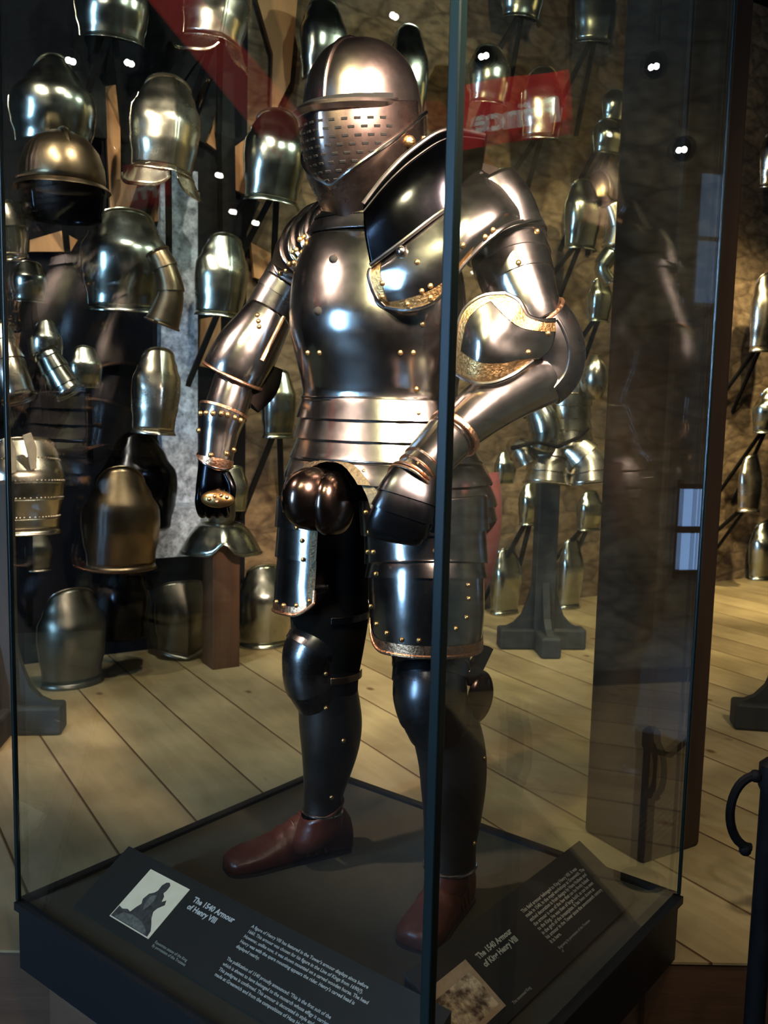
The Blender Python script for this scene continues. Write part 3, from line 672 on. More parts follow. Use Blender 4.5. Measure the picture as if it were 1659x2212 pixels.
# ---- figure's left arm (viewer's right): pauldron, haute-piece, rerebrace, couter, vambrace, gauntlet
pG = [[(805, 572, 1.860), (872, 520, 1.835), (936, 470, 1.830), (990, 402, 1.850), (1046, 362, 1.92), (1104, 374, 2.01)],
      [(797, 596, 1.852), (878, 562, 1.820), (955, 520, 1.805), (1012, 462, 1.805), (1072, 408, 1.85), (1126, 412, 1.95)],
      [(812, 640, 1.852), (875, 616, 1.818), (958, 574, 1.800), (1022, 512, 1.795), (1090, 456, 1.82), (1146, 446, 1.92)],
      [(832, 662, 1.856), (882, 669, 1.832), (945, 646, 1.815), (1006, 566, 1.81), (1085, 494, 1.82), (1153, 472, 1.90)]]
pa = patch(pG, 8); po_ = S(pa.obj('pauldron', M['steel'], solid=.003))
bd = Surf([[q + TOV * .0015 for q in r[:26]] for r in pa.rows[-5:]]); S(bd.obj('border', M['gilt']), po_)
bd = Surf([[q + TOV * .0015 for q in r[:4]] for r in pa.rows]); S(bd.obj('border', M['gilt']), po_)
rimwire('rolled_edge', pa.edge('left')[4:] + pa.edge('bottom'), .0045, M['steel'], po_)
rivets([pa], [(901, 566), (826, 612), (826, 641), (911, 629), (930, 618), (930, 643), (880, 657), (1000, 530), (1018, 563), (1065, 497), (1048, 512), (1143, 466), (1128, 467)], M['brass'], po_)
hG = [[(800, 574, 1.850), (870, 522, 1.828), (932, 474, 1.824), (986, 434, 1.838), (1040, 376, 1.90)],
      [(787, 500, 1.852), (846, 440, 1.835), (910, 388, 1.838), (980, 345, 1.86), (1046, 326, 1.94)],
      [(785, 440, 1.870), (835, 376, 1.870), (896, 318, 1.880), (965, 280, 1.905), (1046, 292, 1.97)]]
ha = patch(hG, 8); ho = S(ha.obj('haute_piece', M['black'], solid=.004))  # steel plate; near-black colour stands in for its dark reflection
rimwire('rolled_edge', ha.edge('bottom'), .0048, M['msteel'], ho)
rimwire('inner_groove', [q + TOV * .002 for q in ha.rows[-4]], .0016, M['msteel'], ho)
rimwire('ridge', [q + TOV * .003 for q in ha.edge('top')], .0045, M['msteel'], ho)
rivets([ha, pa], [(868, 544)], M['steel'], ho, .009, 'bolt_head')
S(limb([(1058, 400, 1.93, 62, .9), (1085, 450, 1.92, 70, .9), (1102, 500, 1.92, 72, .9)]).obj('shoulder_lame', M['steel'], solid=.003))
rb = limb([(1086, 508, 1.965, 82), (1098, 540, 1.955, 84), (1110, 580, 1.94, 82), (1126, 625, 1.92, 75), (1146, 670, 1.90, 64), (1160, 700, 1.895, 58)], lames=[0, .2, .36, .55, 1], step=.003)
ro = S(rb.obj('rerebrace', M['steel'], solid=.003))
ug = limb([(1086, 512, 1.962, 92), (1094, 532, 1.957, 93)]); S(ug.obj('turning_collar', M['dsteel'], solid=.006), ro)
rivets([rb], [(1120, 568), (1160, 500)], M['brass'], ro, .003)
S(limb([(1150, 690, 1.905, 50), (1178, 760, 1.925, 52), (1162, 825, 1.915, 50), (1120, 850, 1.885, 48)]).obj('sleeve', M['hose'], cap=True))
cpt = limb([(1160, 682, 1.90, 62), (1178, 715, 1.91, 70), (1194, 760, 1.92, 70), (1190, 800, 1.92, 66), (1165, 838, 1.91, 56)], arc=(-125, 170)); cpo = S(cpt.obj('couter', M['msteel'], solid=.003))
rimwire('rolled_edge', cpt.edge('top'), .004, M['copper'], cpo)
rimwire('elbow_ridge', [r[round(len(r) * .47)] for r in cpt.rows[2:]], .004, M['msteel'], cpo)
wg = [[(1090, 634, 1.825), (1120, 650, 1.82), (1140, 682, 1.82), (1172, 692, 1.825), (1198, 692, 1.84)],
      [(1040, 640, 1.82), (1085, 690, 1.795), (1120, 712, 1.80), (1158, 720, 1.815), (1200, 722, 1.84)],
      [(1000, 672, 1.825), (1050, 722, 1.785), (1100, 738, 1.79), (1145, 748, 1.81), (1190, 755, 1.84)],
      [(986, 725, 1.825), (1035, 765, 1.785), (1090, 772, 1.785), (1130, 770, 1.80), (1165, 775, 1.83)],
      [(980, 795, 1.835), (1020, 812, 1.80), (1065, 812, 1.79), (1105, 795, 1.795), (1145, 775, 1.82)],
      [(984, 806, 1.836), (1022, 826, 1.806), (1066, 826, 1.796), (1110, 808, 1.80), (1150, 780, 1.822)]]
wp = patch(wg, 6); wo = S(wp.obj('couter_wing', M['steel'], solid=.003), cpo)
S(Surf([[q + TOV * .0018 for q in r[:28]] for r in wp.rows[-11:]]).obj('border', M['gilt']), wo)
S(Surf([[q + TOV * .0018 for q in r[:3]] for r in wp.rows[:-10]]).obj('border', M['gilt']), wo)
bt = Surf([[q + TOV * .0018 for q in r] for r in wp.rows[:6]]); S(bt.obj('border', M['gilt']), wo)
rimwire('rolled_edge', [q for q in wp.edge('bottom')], .005, M['steel'], wo)
rimwire('rolled_edge', [q for q in list(reversed(wp.edge('left'))) + wp.edge('top')], .005, M['steel'], wo)
rivets([wp, cpt], [(1142, 761), (1184, 720)], M['brass'], wo)
vb = limb([(1180, 812, 1.92, 62), (1120, 838, 1.885, 62), (1060, 872, 1.85, 61), (1000, 920, 1.81, 54), (945, 975, 1.765, 47), (905, 1020, 1.735, 42)]); vo_ = S(vb.obj('vambrace', M['steel'], solid=.003))
cf = limb([(985, 932, 1.80, 62), (978, 940, 1.795, 62)]); S(cf.obj('cuff_rim', M['copper'], solid=.004), vo_)
cuff = limb([(968, 948, 1.79, 56), (930, 990, 1.755, 49), (897, 1026, 1.73, 46), (885, 1042, 1.72, 48)], lames=[0, .45, .62, .8, 1], step=.004); co2 = S(cuff.obj('gauntlet_cuff', M['steel'], solid=.003))
for i, t in enumerate((.45, .62, .8, 1.0)):
    r = cuff.rows[min(len(cuff.rows) - 1, round((len(cuff.rows) - 1) * t))]; mb = MB(); mb.wire(r, .003, 6, True); S(mb.obj('wrist_lame_edge', M['copper']), co2)
ha_ = limb([(895, 1030, 1.72, 52, .66), (882, 1064, 1.705, 60, .60), (872, 1096, 1.70, 64, .56), (862, 1126, 1.702, 64, .52), (856, 1148, 1.71, 60, .46), (854, 1156, 1.716, 55, .38)], lames=[0, .28, .5, .7, 1], step=.004, expo=3.2)
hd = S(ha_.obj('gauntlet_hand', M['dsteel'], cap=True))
for k in range(4):      # four fingers curled under the mitten plates
    x = 812 + k * 27; mbp = limb([(x + 4, 1106 + k * 8, 1.728, 13), (x, 1128 + k * 9, 1.738, 13), (x + 3, 1142 + k * 9, 1.755, 12), (x + 8, 1136 + k * 9, 1.772, 10)], seg=14); S(mbp.obj('finger', M['dsteel'], cap=True), hd)
th_ = limb([(915, 1060, 1.73, 20), (935, 1096, 1.74, 18), (938, 1128, 1.75, 15), (930, 1146, 1.755, 10)], seg=16); S(th_.obj('thumb', M['dsteel'], cap=True), hd)
rivets([ha_, vb, cuff], [(903, 1000), (842, 1010)], M['brass'], hd)

# ---- figure's right arm (viewer's left)
lg = [[[(738, 418, 2.16), (712, 428, 2.10), (692, 450, 2.05), (690, 480, 2.03), (697, 502, 2.03)], [(718, 424, 2.18), (690, 436, 2.11), (668, 462, 2.05), (664, 510, 2.02), (690, 560, 2.02)]],
      [[(722, 424, 2.19), (690, 438, 2.12), (666, 464, 2.06), (662, 512, 2.03), (688, 562, 2.03)], [(700, 436, 2.22), (662, 450, 2.14), (636, 485, 2.07), (636, 535, 2.04), (672, 580, 2.04)]],
      [[(702, 440, 2.23), (664, 454, 2.15), (636, 488, 2.08), (636, 540, 2.05), (672, 584, 2.05)], [(678, 460, 2.26), (640, 470, 2.19), (612, 508, 2.11), (612, 556, 2.07), (650, 594, 2.07)]],
      [[(680, 465, 2.27), (640, 474, 2.20), (612, 512, 2.12), (612, 560, 2.08), (650, 598, 2.08)], [(660, 490, 2.29), (618, 505, 2.23), (596, 540, 2.16), (598, 585, 2.12), (634, 612, 2.11)]]]
pR = None; ls = []
for i, (a, b) in enumerate(lg):
    mid = [((p[0] + q[0]) / 2, (p[1] + q[1]) / 2, (p[2] + q[2]) / 2 - .012) for p, q in zip(a, b)]
    s_ = patch([a, mid, b], 6); ls.append(s_); o = s_.obj('pauldron' if pR is None else 'pauldron_lame', M['steel'], solid=.003)
    if pR is None: pR = S(o)
    else: S(o, pR)
    rimwire('rolled_edge', s_.edge('bottom'), .0046, M['hsteel'], pR)
rimwire('rolled_edge', ls[0].edge('top'), .006, M['hsteel'], pR)
rivets(ls, [(692, 478), (700, 476), (648, 517), (658, 512), (683, 511), (640, 540), (665, 557), (678, 540), (625, 570), (636, 568), (661, 588), (606, 590), (618, 585), (634, 545)], M['brass'], pR, .0035)
S(limb([(655, 540, 2.17, 48), (622, 600, 2.175, 50), (598, 640, 2.175, 48)]).obj('shoulder_lame', M['msteel'], solid=.003))
gp = limb([(612, 606, 2.14, 24, .5), (604, 632, 2.13, 24, .5)]); S(gp.obj('gilt_strap_plate', M['gilt'], cap=True), pR)
rr_ = limb([(622, 612, 2.175, 54), (600, 648, 2.175, 54), (575, 690, 2.17, 52), (552, 728, 2.165, 50)], lames=[0, .3, 1], step=.002); S(rr_.obj('rerebrace', M['msteel'], solid=.003))
ct = limb([(583, 678, 2.165, 52), (560, 715, 2.155, 60), (535, 755, 2.15, 68), (513, 795, 2.145, 70), (505, 812, 2.145, 69)], arc=(-150, 150)); cto = S(ct.obj('couter', M['steel'], solid=.003))
rimwire('rolled_edge', ct.edge('bottom'), .004, M['copper'], cto)
sdr = [r[round(len(r) * .63)] + TOV * .002 for r in ct.rows[:12]]; rimwire('hinge_rib', sdr, .005, M['copper'], cto)
rivets([ct], [(556, 681), (558, 694), (560, 706)], M['brass'], cto)
S(limb([(552, 740, 2.165, 46), (535, 790, 2.155, 50), (512, 830, 2.14, 46), (500, 870, 2.13, 42)]).obj('sleeve', M['hose'], cap=True))
em = limb([(572, 790, 2.175, 40), (560, 830, 2.17, 42), (530, 865, 2.16, 38)]); S(em.obj('mail_elbow', M['hose'], cap=True))
va = limb([(508, 822, 2.135, 46), (500, 850, 2.125, 46), (487, 890, 2.115, 46), (476, 930, 2.105, 40), (470, 975, 2.095, 36)]); vao = S(va.obj('vambrace', M['steel'], solid=.003))
cu2 = limb([(484, 886, 2.11, 53), (478, 905, 2.105, 50), (472, 940, 2.10, 42), (466, 985, 2.09, 38), (464, 994, 2.09, 40)]); cuo = S(cu2.obj('gauntlet_cuff', M['steel'], solid=.003))
for i0, i1, hw in ((0, 3, 0), (len(cu2.rows) - 5, len(cu2.rows), 0)):
    ctr = [sum(r, V()) / len(r) for r in cu2.rows]
    S(Surf([[q + (q - ctr[i]).normalized() * .0016 for q in cu2.rows[i]] for i in range(i0, i1)], True).obj('border', M['copper']), cuo)
rivets([cu2], [(433, 893), (445, 892), (460, 893), (478, 893), (492, 896), (508, 902), (520, 908), (430, 930), (428, 950), (428, 966), (490, 980), (505, 972), (455, 983)], M['brass'], cuo, .0035)
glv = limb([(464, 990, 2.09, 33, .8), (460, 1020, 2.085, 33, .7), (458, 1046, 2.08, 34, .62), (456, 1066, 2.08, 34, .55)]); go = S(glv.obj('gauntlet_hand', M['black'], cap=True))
for k in range(4):
    x = 430 + k * 17; S(limb([(x + 3, 1058, 2.075, 9.5), (x, 1084 + 4 * (1 - abs(k - 1.5)), 2.07, 9), (x + 3, 1106 + 5 * (1 - abs(k - 1.5)), 2.085, 8.5), (x + 8, 1112, 2.105, 7.5), (x + 10, 1098, 2.12, 6.5)], seg=14).obj('finger', M['black'], cap=True), go)
S(limb([(488, 1024, 2.07, 10), (500, 1052, 2.06, 10), (498, 1078, 2.06, 9), (490, 1092, 2.065, 7)], seg=14).obj('thumb', M['black'], cap=True), go)
kp = ellip(at(470, 1078, 2.055), V((-.1, -1, .35)), UP, .018, .038, .020, 92); ko = S(kp.obj('knuckle_plate', M['brass'], solid=.002), go)
rivets([kp], [(452, 1078), (464, 1072), (478, 1070), (490, 1074), (468, 1084)], M['copper'], ko, .003)

# ================================================================== OLD ARMOUR ON THE WALL AND FLOOR
def place(cpx, cpy, off, z=None):
    p = wallpt(cpx, cpy, off); return p
NBR = [0]
def breast(box, kind, label, m='bsteel', off=.22, yaw=0, roll=0, depth=.42, skirt=False, flange=True, bracket=True, group=None, name='breastplate', cat='breastplate', lam=0, arch=.16, narrow=.60, floor=False, waist=.86, pointed=0):
    x0, y0, x1, y1 = box; cx, cy = (x0 + x1) / 2, (y0 + y1) / 2
    if floor:
        f = onz(cx, y1, FZ); p = V((f.x, f.y, 0)) + V((0, .10, 0)); k = mpp(p + UP * cz_(cy)); c = p.copy(); h = (y1 - y0) * k * 1.03; h = h / 1.055 if flange and not pointed else h / (1.055 + pointed); c.z = FZ + h / 2 + .003 + h * (.055 if not pointed else pointed + .056)
    else:
        c = wallpt(cx, cy, off); k = mpp(c); h = (y1 - y0) * k
    w = (x1 - x0) * k * .97; d = w * depth
    rows = []; NU, NVV = 33, 26
    for i in range(NVV + 1):
        v = i / NVV
        prof = [(0, waist), (.12, waist + .01), (.32, .95), (.55, 1.0), (.70, .99), (.86, .5 + narrow * .55), (1.0, narrow + .06)]
        for (a, wa), (b, wb) in zip(prof[:-1], prof[1:]):
            if a <= v <= b: u = (v - a) / (b - a); u = u * u * (3 - 2 * u); ww = wa + (wb - wa) * u; break
        bp = [(0, .66), (.15, .74), (.40, .96), (.56, 1.0), (.66, .96), (.80, .70), (1.0, .34)] if kind != 'keel' else [(0, .86), (.3, 1.0), (.56, 1.0), (.74, .80), (1.0, .42)]
        for (a, wa), (b, wb) in zip(bp[:-1], bp[1:]):
            if a <= v <= b: bul = wa + (wb - wa) * (v - a) / (b - a); break
        row = []
        for kk in range(NU):
            u = -1 + 2 * kk / (NU - 1); a = u * R(92)
            s_, c_ = math.sin(a), max(0, math.cos(a))
            if kind == 'keel': c_ = c_ * .42 + .58 * (1 - abs(u)) ** 1.0
            if kind == 'box': s_ = math.copysign(abs(s_) ** .8, s_); c_ = c_ ** .7
            zz = v * h * (1 - arch) + arch * h * (v ** 2) * (1 - .9 * abs(u) ** 2)
            if pointed: zz -= pointed * h * (1 - v) ** 3 * (1 - abs(u)) ** 1.2
            row.append(V((s_ * ww * w / 2, -c_ * d * bul, zz - h / 2)))
        rows.append(row)
    sf = Surf(rows); o = sf.obj(name, M[m], solid=.003)
    tag(o, label, cat, group)
    o.location = c; o.rotation_euler = (0, R(roll), WANG + R(yaw))
    wr = MB(); wr.wire(rows[-1], .006 * w / .4, 8); wr.wire([r[0] for r in rows], .004 * w / .4, 6); wr.wire([r[-1] for r in rows], .004 * w / .4, 6); wr.obj('rolled_edge', M[m], o)
    if lam:
        lw = MB()
        for j in range(lam):
            r = rows[round(NVV * (j + .7) / (lam + .6))]
            for q in r[2:-2]: lw.ball(q, .0045, 6, 4)
        lw.obj('rivet_rows', M['wsteel'], o)
        lw = MB()
        for j in range(lam): lw.wire([q + V((0, -.001, -.010)) for q in rows[round(NVV * (j + .7) / (lam + .6))]], .003, 6)
        lw.obj('lame_edge', M[m], o)
    if flange:
        r0 = rows[0]; fl_ = Surf([r0, [V((q.x * 1.03, q.y * 1.08, q.z - h * .02)) for q in r0], [V((q.x * 1.09, q.y * 1.25, q.z - h * .055)) for q in r0]]); fl_.obj('waist_flange', M[m], o, solid=.003)
    if skirt:
        r0 = rows[0]; n = len(r0)
        for ks in (range(0, n // 2), range(n // 2 + 1, n)):
            ks = list(ks); N_ = len(ks); rr = []
            for i in range(7):
                v = i / 6; row = []
                for j, kq in enumerate(ks):
                    q = r0[kq]; t = j / (N_ - 1); dz = h * .26 * v * (1 - .5 * (2 * t - 1) ** 4)
                    row.append(V((q.x * (1 + .30 * v), q.y * (1 + .28 * v) - .006, q.z - dz)))
                rr.append(row)
            sk = Surf(rr); so_ = sk.obj('tasset', M[m], o, solid=.003)
            e = MB(); e.wire(sk.edge('bottom'), .005, 6); e.obj('rolled_edge', M[m], so_)
    if bracket and not floor:
        rot = Matrix.Rotation(WANG, 3, 'Z'); a = c + rot @ V((0, .0, -h * .46))
        for s_ in (-1, 1):
            if s_ < 0: mb = MB()
            e = a + rot @ V((s_ * .12, 0, -.36 - .1 * (NBR[0] % 3))); e = e + WN * (-(e - WP).dot(WN) + .012); mb.bar(a + rot @ V((s_ * .014, .004, 0)), e, .026, .016, WN)
            if s_ > 0: mb.bar(a + rot @ V((-w * .40, .002, .01)), a + rot @ V((w * .40, .002, .01)), .014, .014, WN)
            if s_ > 0: tag(mb.obj('iron_strut', M['iron'], smooth=False), 'forked black iron strut sloping from a hung armour plate back to the wall', 'strut', 'black iron struts under the hung plates')
        NBR[0] += 1
    return o
def cz_(cy): return .25
HG = 'old plates hung on the wall'
# left field (px boxes measured on the photo)
breast((160, -60, 322, 86), 'round', 'breastplate with flat flared bottom at the very top, left of the red reflection', 'bsteel', .25, yaw=-4, group=HG)
breast((392, -90, 548, 92), 'keel', 'bright ridged breastplate with flared pinkish skirt, cut by the top edge', 'wsteel', .30, skirt=True, group=HG, roll=8)
breast((640, 8, 752, 172), 'box', 'greenish breastplate hanging just left behind the helmet crown', 'bsteel', .20, group=HG)
breast((832, 62, 926, 250), 'box', 'pale breastplate hidden behind the right side of the helmet', 'bsteel', .20, group=HG)
breast((20, 128, 208, 312), 'round', 'wide rounded breastplate at upper left, above the brown rimmed helmet', 'bsteel', .30, arch=.34, narrow=.42, flange=False, group=HG)
breast((276, 172, 438, 368), 'keel', 'tall ridged breastplate with white glare and two flared tassets', 'wsteel', .32, skirt=True, group=HG, roll=5, yaw=4)
breast((520, 244, 666, 432), 'round', 'rounded breastplate with peaked neck, left of the visor', 'bsteel', .28, group=HG, roll=4)
breast((172, 458, 368, 664), 'round', 'large broad breastplate with plain bottom band, beside the daylit stone strip', 'bsteel', .32, group=HG, yaw=3, bracket=False)
breast((418, 508, 540, 678), 'keel', 'small keeled breastplate with bright vertical ridge, left of the gilt shoulder lames', 'bsteel', .28, group=HG, roll=5)
breast((22, 566, 104, 648), 'round', 'small breastplate at far left with a blue glint', 'bsteel', .30, group=HG)
breast((282, 752, 392, 928), 'keel', 'warm lit breastplate with blue edge hanging over the black plate', 'wsteel', .36, group=HG, roll=4, bracket=False)
breast((204, 930, 386, 1140), 'round', 'large black breastplate behind the browned one', 'black', .20, group=HG, arch=.3, narrow=.5, flange=False)
breast((176, 1006, 346, 1218), 'round', 'browned breastplate with a small blue window glint', 'brsteel', .50, group=HG, arch=.26, narrow=.55, yaw=-10)
breast((60, 690, 136, 782), 'round', 'small shoulder shaped plate with a strap loop on top', 'bsteel', .45, group=HG, flange=False, arch=.3, narrow=.5)
breast((142, 748, 220, 838), 'box', 'small bright plate right of the strap loop plate', 'bsteel', .40, group=HG, flange=False, arch=.25)
breast((560, 800, 640, 938), 'box', 'greenish breastplate half hidden by the waist and the lowered forearm', 'bsteel', .20, group=HG)
breast((478, 1006, 536, 1104), 'box', 'narrow pale plate behind the lowered gauntlet', 'bsteel', .15, group=HG, bracket=False, flange=False)
breast((54, 1150, 112, 1228), 'box', 'small dim plate low beside the left glass edge', 'dimsteel', .35, group=HG, bracket=False)
breast((212, 1210, 326, 1380), 'round', 'round black plate hanging low in the shadow', 'black', .30, group=HG, bracket=False, arch=.3, flange=False)
lam = breast((-30, 944, 136, 1140), 'box', 'banded breastplate with rivet rows and buff shoulder straps at far left', 'wsteel', .62, lam=4, group=HG, arch=.12, narrow=.7)
c0 = lam.location.copy()
for px_, py_ in ((18, 968), (62, 960)):
    mb = MB(); q = [onplane(x, y, c0 + WN * .12, WN) for x, y in ((px_ - 14, py_ - 20), (px_ + 4, py_ - 26), (px_ + 16, py_ + 4), (px_ + 16, py_ + 52), (px_ + 4, py_ + 56), (px_ - 6, py_ + 10))]
    mb.prism(q, WN * .012); st_ = mb.obj('shoulder_strap', M['buff'], lam, smooth=False, bevel=.003)
    st_.matrix_parent_inverse = (Matrix.Translation(lam.location) @ lam.rotation_euler.to_matrix().to_4x4()).inverted()
# leaning on the floor
FG = 'old plates standing on the floor'
breast((62, 1286, 216, 1490), 'round', 'dim breastplate standing on the floor at far left', 'dimsteel', floor=True, group=FG, yaw=10)
breast((322, 1268, 440, 1428), 'keel', 'dim keeled breastplate with pointed waist on the floor', 'dimsteel', floor=True, group=FG, pointed=.1, arch=.1, narrow=.75)
breast((502, 1232, 628, 1404), 'round', 'breastplate with bright bottom flange on the floor left of the armoured knee', 'bsteel', floor=True, group=FG, yaw=-8)
breast((1052, 1192, 1130, 1332), 'box', 'small keeled breastplate on the floor left of the wooden stand', 'bsteel', floor=True, group=FG)
breast((1200, 1172, 1264, 1320), 'box', 'plain greenish breastplate on the floor right of the wooden stand', 'bsteel', floor=True, group=FG)
# right field
breast((1068, -70, 1182, 40), 'round', 'breastplate with flared bottom at the top, right of the corner strip', 'bsteel', .25, group=HG)
breast((1226, -70, 1342, 92), 'keel', 'dark breastplate with golden glint cut by the top edge, above crossed struts', 'bsteel', .25, group=HG)
breast((1000, 104, 1108, 222), 'round', 'greenish breastplate just right of the corner strip, above the shoulder', 'bsteel', .25, group=HG)
breast((1112, 152, 1226, 298), 'keel', 'breastplate with long white glint, seen through the red reflection', 'wsteel', .30, group=HG)
breast((1290, 196, 1364, 262), 'round', 'small upper plate of the column beside the timber post', 'bsteel', .25, group=HG, flange=False)
breast((1268, 262, 1352, 332), 'box', 'small lower plate with blue cast beside the timber post', 'bsteel', .25, group=HG)
breast((1206, 392, 1300, 532), 'box', 'square topped breastplate with round highlight, right of the raised shoulder', 'bsteel', .34, group=HG)
breast((1058, 366, 1118, 420), 'round', 'plate peeping out behind the raised shoulder', 'bsteel', .22, group=HG, bracket=False, flange=False)
breast((1262, 602, 1324, 690), 'box', 'narrow green tinted plate above the bright oval elbow plate', 'bsteel', .34, group=HG)
breast((1112, 1040, 1178, 1128), 'box', 'plate with shiny bottom flange left of the dark stand post', 'bsteel', .30, group=HG)
breast((1236, 1058, 1304, 1140), 'box', 'plate with shiny bottom flange right of the dark stand post', 'bsteel', .30, group=HG)
breast((1062, 974, 1116, 1044), 'box', 'small bluish plate close behind the forearm on the hip', 'bsteel', .34, group=HG, bracket=False, flange=False)
# beyond the timber post
breast((1628, 286, 1706, 402), 'round', 'pale beige breastplate beyond the timber post, topmost of its column', 'wsteel', .30, group=HG, bracket=False)
breast((1606, 592, 1690, 752), 'round', 'pale breastplate beyond the timber post at elbow height', 'wsteel', .30, group=HG)
breast((1608, 836, 1706, 930), 'round', 'round plate with curved rim beyond the timber post', 'bsteel', .34, group=HG, arch=.3, narrow=.5)
breast((1582, 980, 1652, 1098), 'keel', 'slim breastplate beyond the timber post below the curved rim plate', 'wsteel', .34, group=HG)
breast((1606, 1130, 1706, 1254), 'round', 'breastplate with shiny bottom flange standing on the floor beyond the timber post', 'bsteel', floor=True, group=FG)

# brown rimmed helmet upper left
def helmet(box, label, m, off, comb=True, brim=True):
    x0, y0, x1, y1 = box; c = wallpt((x0 + x1) / 2, y1, off); k = mpp(c); w = (x1 - x0) * k / 2; h = (y1 - y0) * k
    mb = MB(); mb.lathe((0, 0, 0), [(w * .98, 0), (w, h * .12), (w * .97, h * .35), (w * .85, h * .62), (w * .62, h * .84), (w * .32, h * .97), (.001, h)])
    o = mb.obj('old_helmet', M[m], solid=.003); tag(o, label, 'helmet'); o.location = c; o.rotation_euler = (0, 0, WANG)
    if comb:
        mb = MB(); mb.wire([V((0, -w * .95 * math.cos(a), h * 1.0 * math.sin(a))) for a in [math.pi * j / 20 for j in range(1, 20)]], [.004 + .014 * math.sin(math.pi * j / 20) for j in range(1, 20)], 8); mb.obj('comb', M[m], o)
    if brim:
        mb = MB(); mb.lathe((0, 0, 0), [(w * .99, .004), (w * 1.10, -.012), (w * 1.12, -.018), (w * 1.0, -.012)]); mb.obj('brim', M[m], o)
        rw = [[V((math.sin(a) * w * (1 - .1 * t), -math.cos(a) * w * (1 - .1 * t), -.01 - t * h * .55)) for a in [R(50 + 260 * j / 24) for j in range(25)]] for t in (0, .4, .8, 1)]
        Surf(rw).obj('cheek_guard', M['black'], o, solid=.003)
    return o
helmet((44, 288, 226, 402), 'reddish brown skull helmet with bright rim below the wide rounded breastplate', 'brsteel', .64)
helmet((1252, 372, 1330, 440), 'small brownish helmet with an oval highlight left of the timber post', 'brsteel', .25, brim=False)
# little flared skirt on a wooden post
c = wallpt(478, 1192, .42); k = mpp(c); rr = []
for i in range(9):
    t = i / 8; row = []
    for j in range(64):
        th = 2 * math.pi * j / 64; dth = (th - R(-78) + math.pi) % (2 * math.pi) - math.pi      # notch between the two front lobes
        nt = math.exp(-(dth / .22) ** 2); r = (38 + 50 * t ** .8) * k
        row.append(V((r * math.cos(th), r * .8 * math.sin(th), (64 - 64 * t ** 1.35 * (1 - .42 * nt)) * k)))
    rr.append(row)
sk = Surf(rr, True); o = sk.obj('flared_skirt', M['bsteel'], solid=.003); tag(o, 'small flared steel skirt on a short brown wooden post', 'skirt armour'); o.location = c
mb = MB(); mb.wire(rr[-1], .004, 6, True); mb.obj('rolled_edge', M['bsteel'], o)
mb = MB(); mb.lathe((0, 0, 0), [(26 * k, 64 * k), (30 * k, 78 * k), (30 * k, 100 * k), (26 * k, 128 * k), (.001, 130 * k)], 28); mb.obj('waist_socket', M['dimsteel'], o)
p0 = V((c.x, c.y, FZ)); mb = MB(); mb.box((0, 0, (c.z + .05 - FZ) / 2), (62 * k, 62 * k, c.z + .05 - FZ), Matrix.Rotation(WANG, 3, 'Z')); o = mb.obj('wooden_post', M['pine'], smooth=False, bevel=.004)
o.location = p0; tag(o, 'short square brown wooden post carrying the small flared skirt', 'post')

# jointed arm defences hanging at far left and right of the shoulder
def armpiece(pts, label, m, lames=None, arc=None):
    s_ = limb(pts, lames=lames, step=.006, arc=arc, seg=28); mid = s_.rows[len(s_.rows) // 2][0].copy()
    s_.rows = [[q - mid for q in r] for r in s_.rows]; o = s_.obj('arm_defence', M[m], solid=.003); o.location = mid; tag(o, label, 'arm armour', 'loose arm defences')
    mb = MB(); mb.wire(s_.rows[-1], .006, 6); mb.wire(s_.rows[0], .006, 6); mb.obj('rolled_edge', M[m], o); return o
armpiece([(-8, 455, 3.7, 48), (10, 500, 3.7, 46), (18, 555, 3.7, 36)], 'pale tube shaped arm plate cut by the left picture edge', 'wsteel', [0, .5, 1])
armpiece([(-4, 705, 3.85, 26), (8, 750, 3.83, 30), (20, 800, 3.82, 40), (40, 862, 3.8, 36)], 'bright elbowed arm plate behind the left glass edge', 'wsteel', [0, .3, .5, 1])
armpiece([(98, 760, 3.78, 26), (120, 800, 3.78, 28), (150, 850, 3.78, 30)], 'small laminated arm plate below the strap loop plate', 'bsteel', [0, .25, .5, .75, 1])
armpiece([(1318, 440, 5.3, 24), (1332, 490, 5.3, 24), (1322, 536, 5.3, 20)], 'curved arm plate with golden edge at the left side of the timber post', 'wsteel', [0, .5, 1])
armpiece([(1322, 544, 5.2, 20), (1300, 580, 5.2, 16), (1318, 610, 5.2, 12)], 'knobbed joint plate under the curved arm plate', 'bsteel', [0, .4, 1])
armpiece([(340, 545, 4.0, 24), (360, 590, 4.0, 26), (368, 640, 4.0, 28), (350, 700, 4.0, 34)], 'dark jointed arm plate in front of the daylit stone strip', 'brsteel', [0, .3, .6, 1])
# half armour on a wooden stand, right
HY = 4.60
half = empty('half_armour', 'small half armour of lamed steel plates mounted on the dark wooden stand', 'half armour', at(1195, 1050, HY))
def HA(o): return P_(o, half)
t1 = limb([(1228, 800, HY, 40, .8), (1230, 850, HY, 46, .8), (1233, 915, HY, 42, .8), (1235, 968, HY, 46, .8)], lames=[0, .3, .45, .6, .75, .88, 1], step=.010, yaw=-15); o = HA(t1.obj('body_lames', M['wsteel'], solid=.003))
mb = MB()
for t in (.3, .45, .6, .75, .88):
    r = t1.rows[round((len(t1.rows) - 1) * t)]
    for q in r[::5]: mb.ball(q, .006, 6, 4)
    rw_ = MB(); rw_.wire(r, .0045, 6, True); rw_.obj('lame_edge', M['wsteel'], o)
mb.obj('rivets', M['brass'], o)
HA(limb([(1284, 772, HY - .1, 14), (1284, 800, HY - .12, 28), (1282, 830, HY - .12, 29), (1284, 858, HY - .1, 16)]).obj('elbow_cop', M['wsteel'], cap=True))
